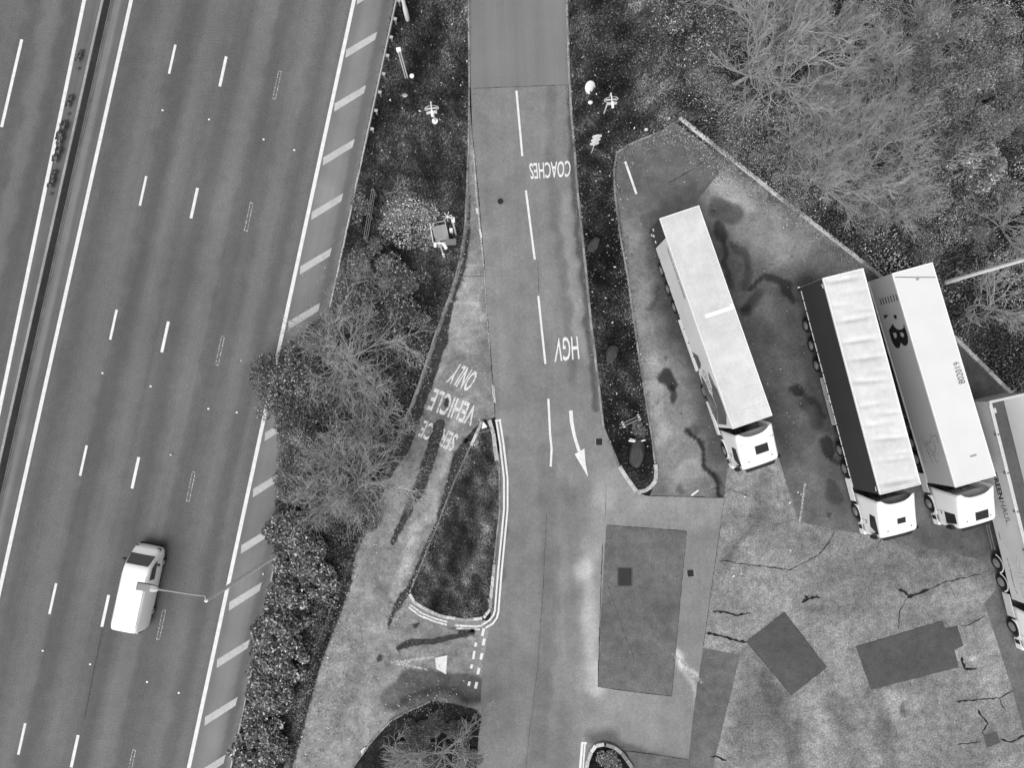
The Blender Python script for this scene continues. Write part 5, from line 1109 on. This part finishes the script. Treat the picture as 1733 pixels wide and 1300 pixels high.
for pr, px, py, z, rz, s, lab in (
    (S1, 478, 632, 2.4, 0, 1.05, 'dark evergreen shrub bulging over the white edge line of the motorway, upper one'), (S1, 470, 690, 2.2, 2, .85, 'dark evergreen shrub hanging over the white edge line, just below the upper bulge'),
    (S1, 520, 610, 2, 4, .8, 'evergreen shrub behind the upper bulge, under the widest bare tree'), (S1, 510, 765, 2, 1, .85, 'evergreen shrub at the motorway side of the leaning bare tree'),
    (S2, 560, 660, 1, 0, 1.1, 'dark evergreen shrub beneath the centre of the widest bare tree'), (S2, 600, 735, 1, 2, 1.1, 'dark evergreen shrub between the wide tree and the leaning tree'), (S2, 560, 850, .8, 3, 1.1, 'evergreen shrub below the leaning bare tree, facing the motorway'),
    (S2, 650, 640, .6, 1, .9, 'low evergreen shrub right of the widest bare tree, toward the lettering'), (S2, 620, 850, .6, 4, .9, 'low evergreen shrub right of the leaning tree, beside the service lane'), (S2, 560, 590, .8, 5, 1.0, 'evergreen shrub under the upper left limbs of the widest tree'), (S2, 520, 690, .8, 2, 1.1, 'evergreen shrub just inside the upper bulge over the motorway line'), (S2, 560, 780, .8, 1, 1.1, 'evergreen shrub under the left limbs of the leaning tree'), (S2, 640, 740, .6, 3, 1.0, 'evergreen shrub right of the two big trees, beside the kerb'), (S1, 500, 820, 1.5, 5, .7, 'rounded evergreen shrub at the top of the laurel row, motorway side'), (S2, 600, 660, .8, 4, 1.0, 'evergreen shrub at the foot of the widest tree')):
    put(pr, px, py, z, rz, s, lab)
LL = 'laurel shrub with glossy pale leaves in the strip between service lane and motorway'
for i, (px, py, s) in enumerate(((497, 900, .9), (480, 950, 1.0), (520, 930, .85), (535, 985, .8), (490, 1005, 1.0), (470, 1060, 1.0), (510, 1050, .8), (455, 1110, .95), (490, 1115, .9), (440, 1160, .95), (470, 1175, .8), (430, 1215, .95), (455, 1240, .85), (420, 1270, .9), (445, 1305, .9), (512, 958, .7), (505, 1028, .7), (462, 1085, .6), (482, 1140, .7), (450, 1190, .7), (462, 1262, .7), (426, 1244, .6))):
    put((S3, S4, S3, S4, S3)[i % 5], px+(-7, 5, 0, 8, -4, 3)[i % 6], py, .6, i*1.7, s*(1.2, .85, 1.05, 1.3, .95)[i % 5], 'laurel shrub at the top of the row, beside the foot of the lamp post' if i == 0 else LL)
BL = 'bramble bush with pale speckled leaves below the rail fence in the left verge'
for i, (px, py, s, lab) in enumerate(((606, 350, .6, 'small bramble bush between the guard rail and the rail fence'), (615, 440, .7, BL), (600, 490, .8, BL), (660, 470, 1.0, BL), (700, 480, .7, BL), (612, 530, 1.0, BL), (670, 530, 1.1, BL), (640, 555, .9, BL), (705, 535, .6, BL), (560, 540, .5, 'small bramble bush creeping over the hard shoulder edge'), (640, 415, .5, BL))):
    put(S5, px, py, .4, i*2.1, s, lab)
o = put(S8, 693, 384, .3, .5, 1.0, 'pale dry bush, the brightest patch in the left verge beside the steps')
TL = 'thicket bush with small grey leaves on the slope of the wood above the lorry park'
rg = random.Random(4)
for i, (px, py, s) in enumerate(((1225, 165, .9), (1270, 190, .9), (1240, 240, .8), (1310, 200, .9), (1345, 250, 1.0), (1390, 285, 1.0), (1300, 255, .8), (1440, 330, 1.0), (1500, 320, 1.0), (1420, 260, 1.0), (1480, 370, .9), (1550, 340, .9), (1600, 370, .9), (1520, 250, 1.0), (1590, 300, 1.0), (1200, 130, .7), (1390, 130, .9), (1300, 120, .8), (1480, 120, 1.0), (1420, 60, .9), (1570, 190, 1.0), (1620, 250, .9), (1570, 90, .9), (1350, 20, .9), (1700, 330, .9), (1660, 400, .8), (1350, 330, .7), (1640, 300, .8), (1430, 170, .9), (1500, 30, .9), (1270, 60, .8), (1320, 150, .8), (1390, 60, .8), (1540, 110, .8), (1460, 240, .9), (1340, 290, .8), (1570, 420, .7))):
    put((S6, S7, S6)[i % 3], px, py, .8, i*1.3, s*rg.uniform(.9, 1.15), TL, hz=rg.uniform(.8, 1.3))
PB = 'pale speckled bush beside the slip road at the top edge of the grass'
for i, (px, py, s) in enumerate(((1110, 15, .7), (1160, 35, .9), (1205, 40, .9), (1170, 85, .8), (1215, 85, .8), (1235, 20, .9))):
    put(S5, px, py, .4, i*1.9, s, PB)
put(S5, 1078, 732, .1, 0, .45, 'small dark bush tucked against the largest boulder'); put(S5, 1030, 1290, .1, 1, .55, 'dark low plants filling the small kerbed island at the bottom edge', hz=.5)
put(S5, 1040, 1312, .1, 3, .6, 'dark low plants on the hidden lower half of the small kerbed island', hz=.5)
for i, (px, py, s) in enumerate(((730, 1225, .5), (700, 1250, .6), (775, 1240, .5), (680, 1285, .6), (735, 1290, .6), (790, 1280, .5))): put(S2, px, py, .2, i, s, 'low dark evergreen bush under the bare tree on the bottom island', hz=.6)
# weeds at the foot of the barrier
W1 = shrub('weed_clump', 9, '-', 'weeds', 'weed clumps along the concrete barrier', r=.35, h=.5, n=260, size=.10, lumps=6, sig=.5, bright=.02, stems=False)
for i, (y, s, ls) in enumerate(((92, .6, 1.2), (103, .8, 1.3), (118, .4, 1), (178, .8, 2.2), (195, .4, 1), (232, 1.1, 2.6), (244, .9, 1.5), (270, 1.0, 2.2), (300, .8, 1.5), (316, .9, 1.6), (330, .4, 1))):
    o = put(W1, 165-.215*y-4, y, 0, ROADA, s, 'tiny dark weed clump at the left foot of the concrete barrier'); o.scale.x *= ls

# --- ground cover nobody could count
rng = np.random.RandomState(77)
def scatter(poly, n, excl=()):
    W = GP(poly)[:, :2]; lo, hi = np.maximum(W.min(0), (-38, -28)), np.minimum(W.max(0), (40, 34)); out = []
    tot = 0
    while tot < n:
        p = rng.uniform(lo, hi, (n, 2)); p = p[in_poly(p, W)]
        for e in excl: p = p[~in_poly(p, GP(e)[:, :2])]
        out.append(p); tot += len(p)
    return np.concatenate(out)[:n]
def vnoise(p, f, seed):
    r = np.random.RandomState(seed); s = np.zeros(len(p))
    for k in range(9): a = r.uniform(0, 6.28); fr = f*r.uniform(.5, 1.8); s += np.sin((p[:, 0]*cos(a)+p[:, 1]*sin(a))*fr+r.uniform(0, 6.28))
    return s/3
def blades(P, L, wd, tone, name, m, z0=.05):
    wd *= 1.5; n = len(P); a = rng.uniform(0, 2*pi, n); ln_ = L*rng.uniform(.4, 1.3, n); ti = rng.uniform(.3, 1.35, n); d = np.stack([np.cos(a)*np.sin(ti), np.sin(a)*np.sin(ti), np.cos(ti)], 1)*ln_[:, None]
    w_ = np.stack([-np.sin(a), np.cos(a), np.zeros(n)], 1)*wd*rng.uniform(.6, 1.4, (n, 1)); b0 = np.c_[P, np.full(n, z0)]
    V = np.stack([b0-w_, b0+w_, b0+d*.6+w_*.7, b0+d-np.array([0, 0, .02])], 1).reshape(-1, 3)
    return tag(mesh_np(name, V, np.arange(4*n).reshape(n, 4), m, None, np.repeat(tone, 4)), kind='stuff')
def gtone(P, sig=.5, f=.9, amp=.5, seed=1): return np.clip(np.exp(rng.normal(0, sig, len(P))+1.25*amp*vnoise(P, f, seed)+.55*vnoise(P, f*3.5, seed+5)), .12, 8)
P = scatter([(668, 0), (600, 330), (560, 520), (740, 560), (779, 438), (790, 320), (793, 0)], 52000); blades(P, .26, .014, gtone(P, .55, .9, .4, 2), 'grass', M['grass'])
P = scatter([(1400, 1630), (483, 1297), (600, 960), (560, 700), (463, 975), (393, 1300), (350, 1500)][1:], 22000); blades(P, .24, .014, gtone(P, .5, 1, .4, 3), 'grass', M['grass'])
P = scatter(V2, 26000); T_ = gtone(P, .45, 1.2, .3, 4); q_ = PX(np.c_[P, np.zeros(len(P))]); T_ *= 1+1.1*np.exp(-(((q_[:, 0]-818)/26)**2+((q_[:, 1]-830)/90)**2)); blades(P, .20, .014, T_*1.25, 'grass', M['grass'])
isl = [(972, 251), (988, 424), (1014, 660), (1021, 724), (1048, 789), (1077, 833), (1095, 829), (1112, 813), (1103, 739), (1082, 608), (1059, 451), (1040, 320), (1044, 256)]
P = scatter(isl, 26000); blades(P, .17, .012, gtone(P, .5, 1, .4, 5)*.62, 'grass', M['grass'])
P = scatter([(959, 0), (966, 183), (972, 251), (1044, 256), (1142, 207), (1200, 200), (1240, 60), (1180, -40)], 42000); blades(P, .24, .014, gtone(P, .55, .9, .45, 6), 'grass', M['grass'])
wood = [(1149, 203), (1310, 329), (1401, 400), (1487, 468), (1623, 581), (1760, 712), (1900, 700), (1900, -60), (1180, -60), (1240, 60)]
P = scatter(wood, 60000); blades(P, .26, .014, gtone(P, .6, .8, .6, 7)*.75, 'grass', M['grass'])
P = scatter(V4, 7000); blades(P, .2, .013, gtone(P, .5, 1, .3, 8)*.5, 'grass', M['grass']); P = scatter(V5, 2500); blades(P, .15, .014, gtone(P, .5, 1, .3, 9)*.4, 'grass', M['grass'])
# ivy and leaf litter of the wood floor
P = scatter(wood, 52000); T_ = gtone(P, .75, .7, .65, 10)*1.25; z = rng.uniform(.05, .45, len(P))*np.clip(.6+.6*vnoise(P, .8, 12), .1, 1.5)+.05; V, Fa, tn = leaf_quads(rng, np.c_[P, z], .12, .5, T_); tag(mesh_np('undergrowth', V, Fa, M['leaf'], None, tn), kind='stuff')
P = scatter([(470, 600), (560, 520), (750, 520), (700, 660), (640, 850), (560, 1050), (490, 1297), (395, 1297), (465, 960), (470, 760)], 34000); T_ = gtone(P, .6, .9, .4, 13); z = rng.uniform(.05, .4, len(P)); V, Fa, tn = leaf_quads(rng, np.c_[P, z], .11, .5, T_*.8); tag(mesh_np('undergrowth', V, Fa, M['leaf'], None, tn), kind='stuff')
# fallen leaves
def near(pts, wd, n):
    W = GP(pts)[:, :2]; L = np.hypot(*np.diff(W, axis=0).T); k = rng.choice(len(L), n, p=L/L.sum()); t_ = rng.uniform(0, 1, n)[:, None]
    return W[k]+(W[k+1]-W[k])*t_+rng.normal(0, wd, (n, 2))
LP = []
for pts, wd, n in (([(700, 670), (640, 840), (589, 960), (532, 1106), (484, 1297)], .7, 1500), ([(818, 716), (770, 812), (704, 978), (660, 1070)], .35, 520), ([(745, 720), (700, 860), (660, 930)], .4, 260), ([(964, 100), (988, 424), (1014, 660), (1020, 724)], .25, 420),
                   ([(1041, 320), (1059, 451), (1082, 608), (1103, 740)], .3, 520), ([(1044, 270), (1066, 250), (1121, 230), (1160, 230), (1230, 300)], .45, 1500), ([(1160, 230), (1310, 345), (1420, 430), (1470, 470)], .45, 1900), ([(785, 380), (768, 480), (738, 563), (705, 657)], .4, 420), ([(600, 1010), (560, 1130), (520, 1290)], 1.3, 700),
                   ([(1110, 20), (1230, 150)], 2.2, 3600), ([(1140, 120), (1230, 200), (1290, 290)], 1.6, 2600), ([(760, 1185), (690, 1200)], .5, 160), ([(600, 480), (690, 560)], 1.5, 900)): LP.append(near(pts, wd, n))
LP.append(scatter([(672, 0), (600, 330), (600, 520), (740, 560), (790, 320), (793, 0)], 500)); LP.append(scatter(isl, 420)); LP.append(scatter(wood, 1800)); LP.append(scatter([(959, 0), (972, 251), (1044, 256), (1142, 207), (1200, 120), (1240, 0)], 1700))
LP.append(scatter([(1050, 300), (1150, 230), (1440, 450), (1340, 760), (1120, 800)], 260)); LP.append(scatter([(560, 1100), (700, 1060), (800, 1130), (780, 1180), (640, 1240), (520, 1290)], 420)); LP.append(scatter(V1, 1200))
P = np.concatenate(LP); T_ = np.exp(rng.normal(-.1, .6, len(P))); V, Fa, tn = leaf_quads(rng, np.c_[P, np.full(len(P), .10)], .085, .25, np.clip(T_*1.25, .3, 4.5)); tag(mesh_np('fallen_leaves', V, Fa, M['dead_leaf'], None, tn), kind='stuff')
# scraps of litter
P = np.concatenate([scatter([(672, 0), (620, 260), (790, 320), (793, 0)], 40), scatter(isl, 26), scatter([(960, 60), (972, 251), (1044, 256), (1142, 207)], 22), near([(700, 670), (589, 960), (500, 1260)], .6, 26), scatter([(1120, 800), (1220, 500), (1500, 900), (1230, 1000)], 14), near([(480, 520), (410, 850), (330, 1200), (370, 350)], 4, 8)])
V, Fa, tn = leaf_quads(rng, np.c_[P, np.full(len(P), .12)], .14, .2, rng.uniform(.5, 1.4, len(P))); tag(mesh_np('litter', V, Fa, M['litter'], None, tn), kind='stuff')
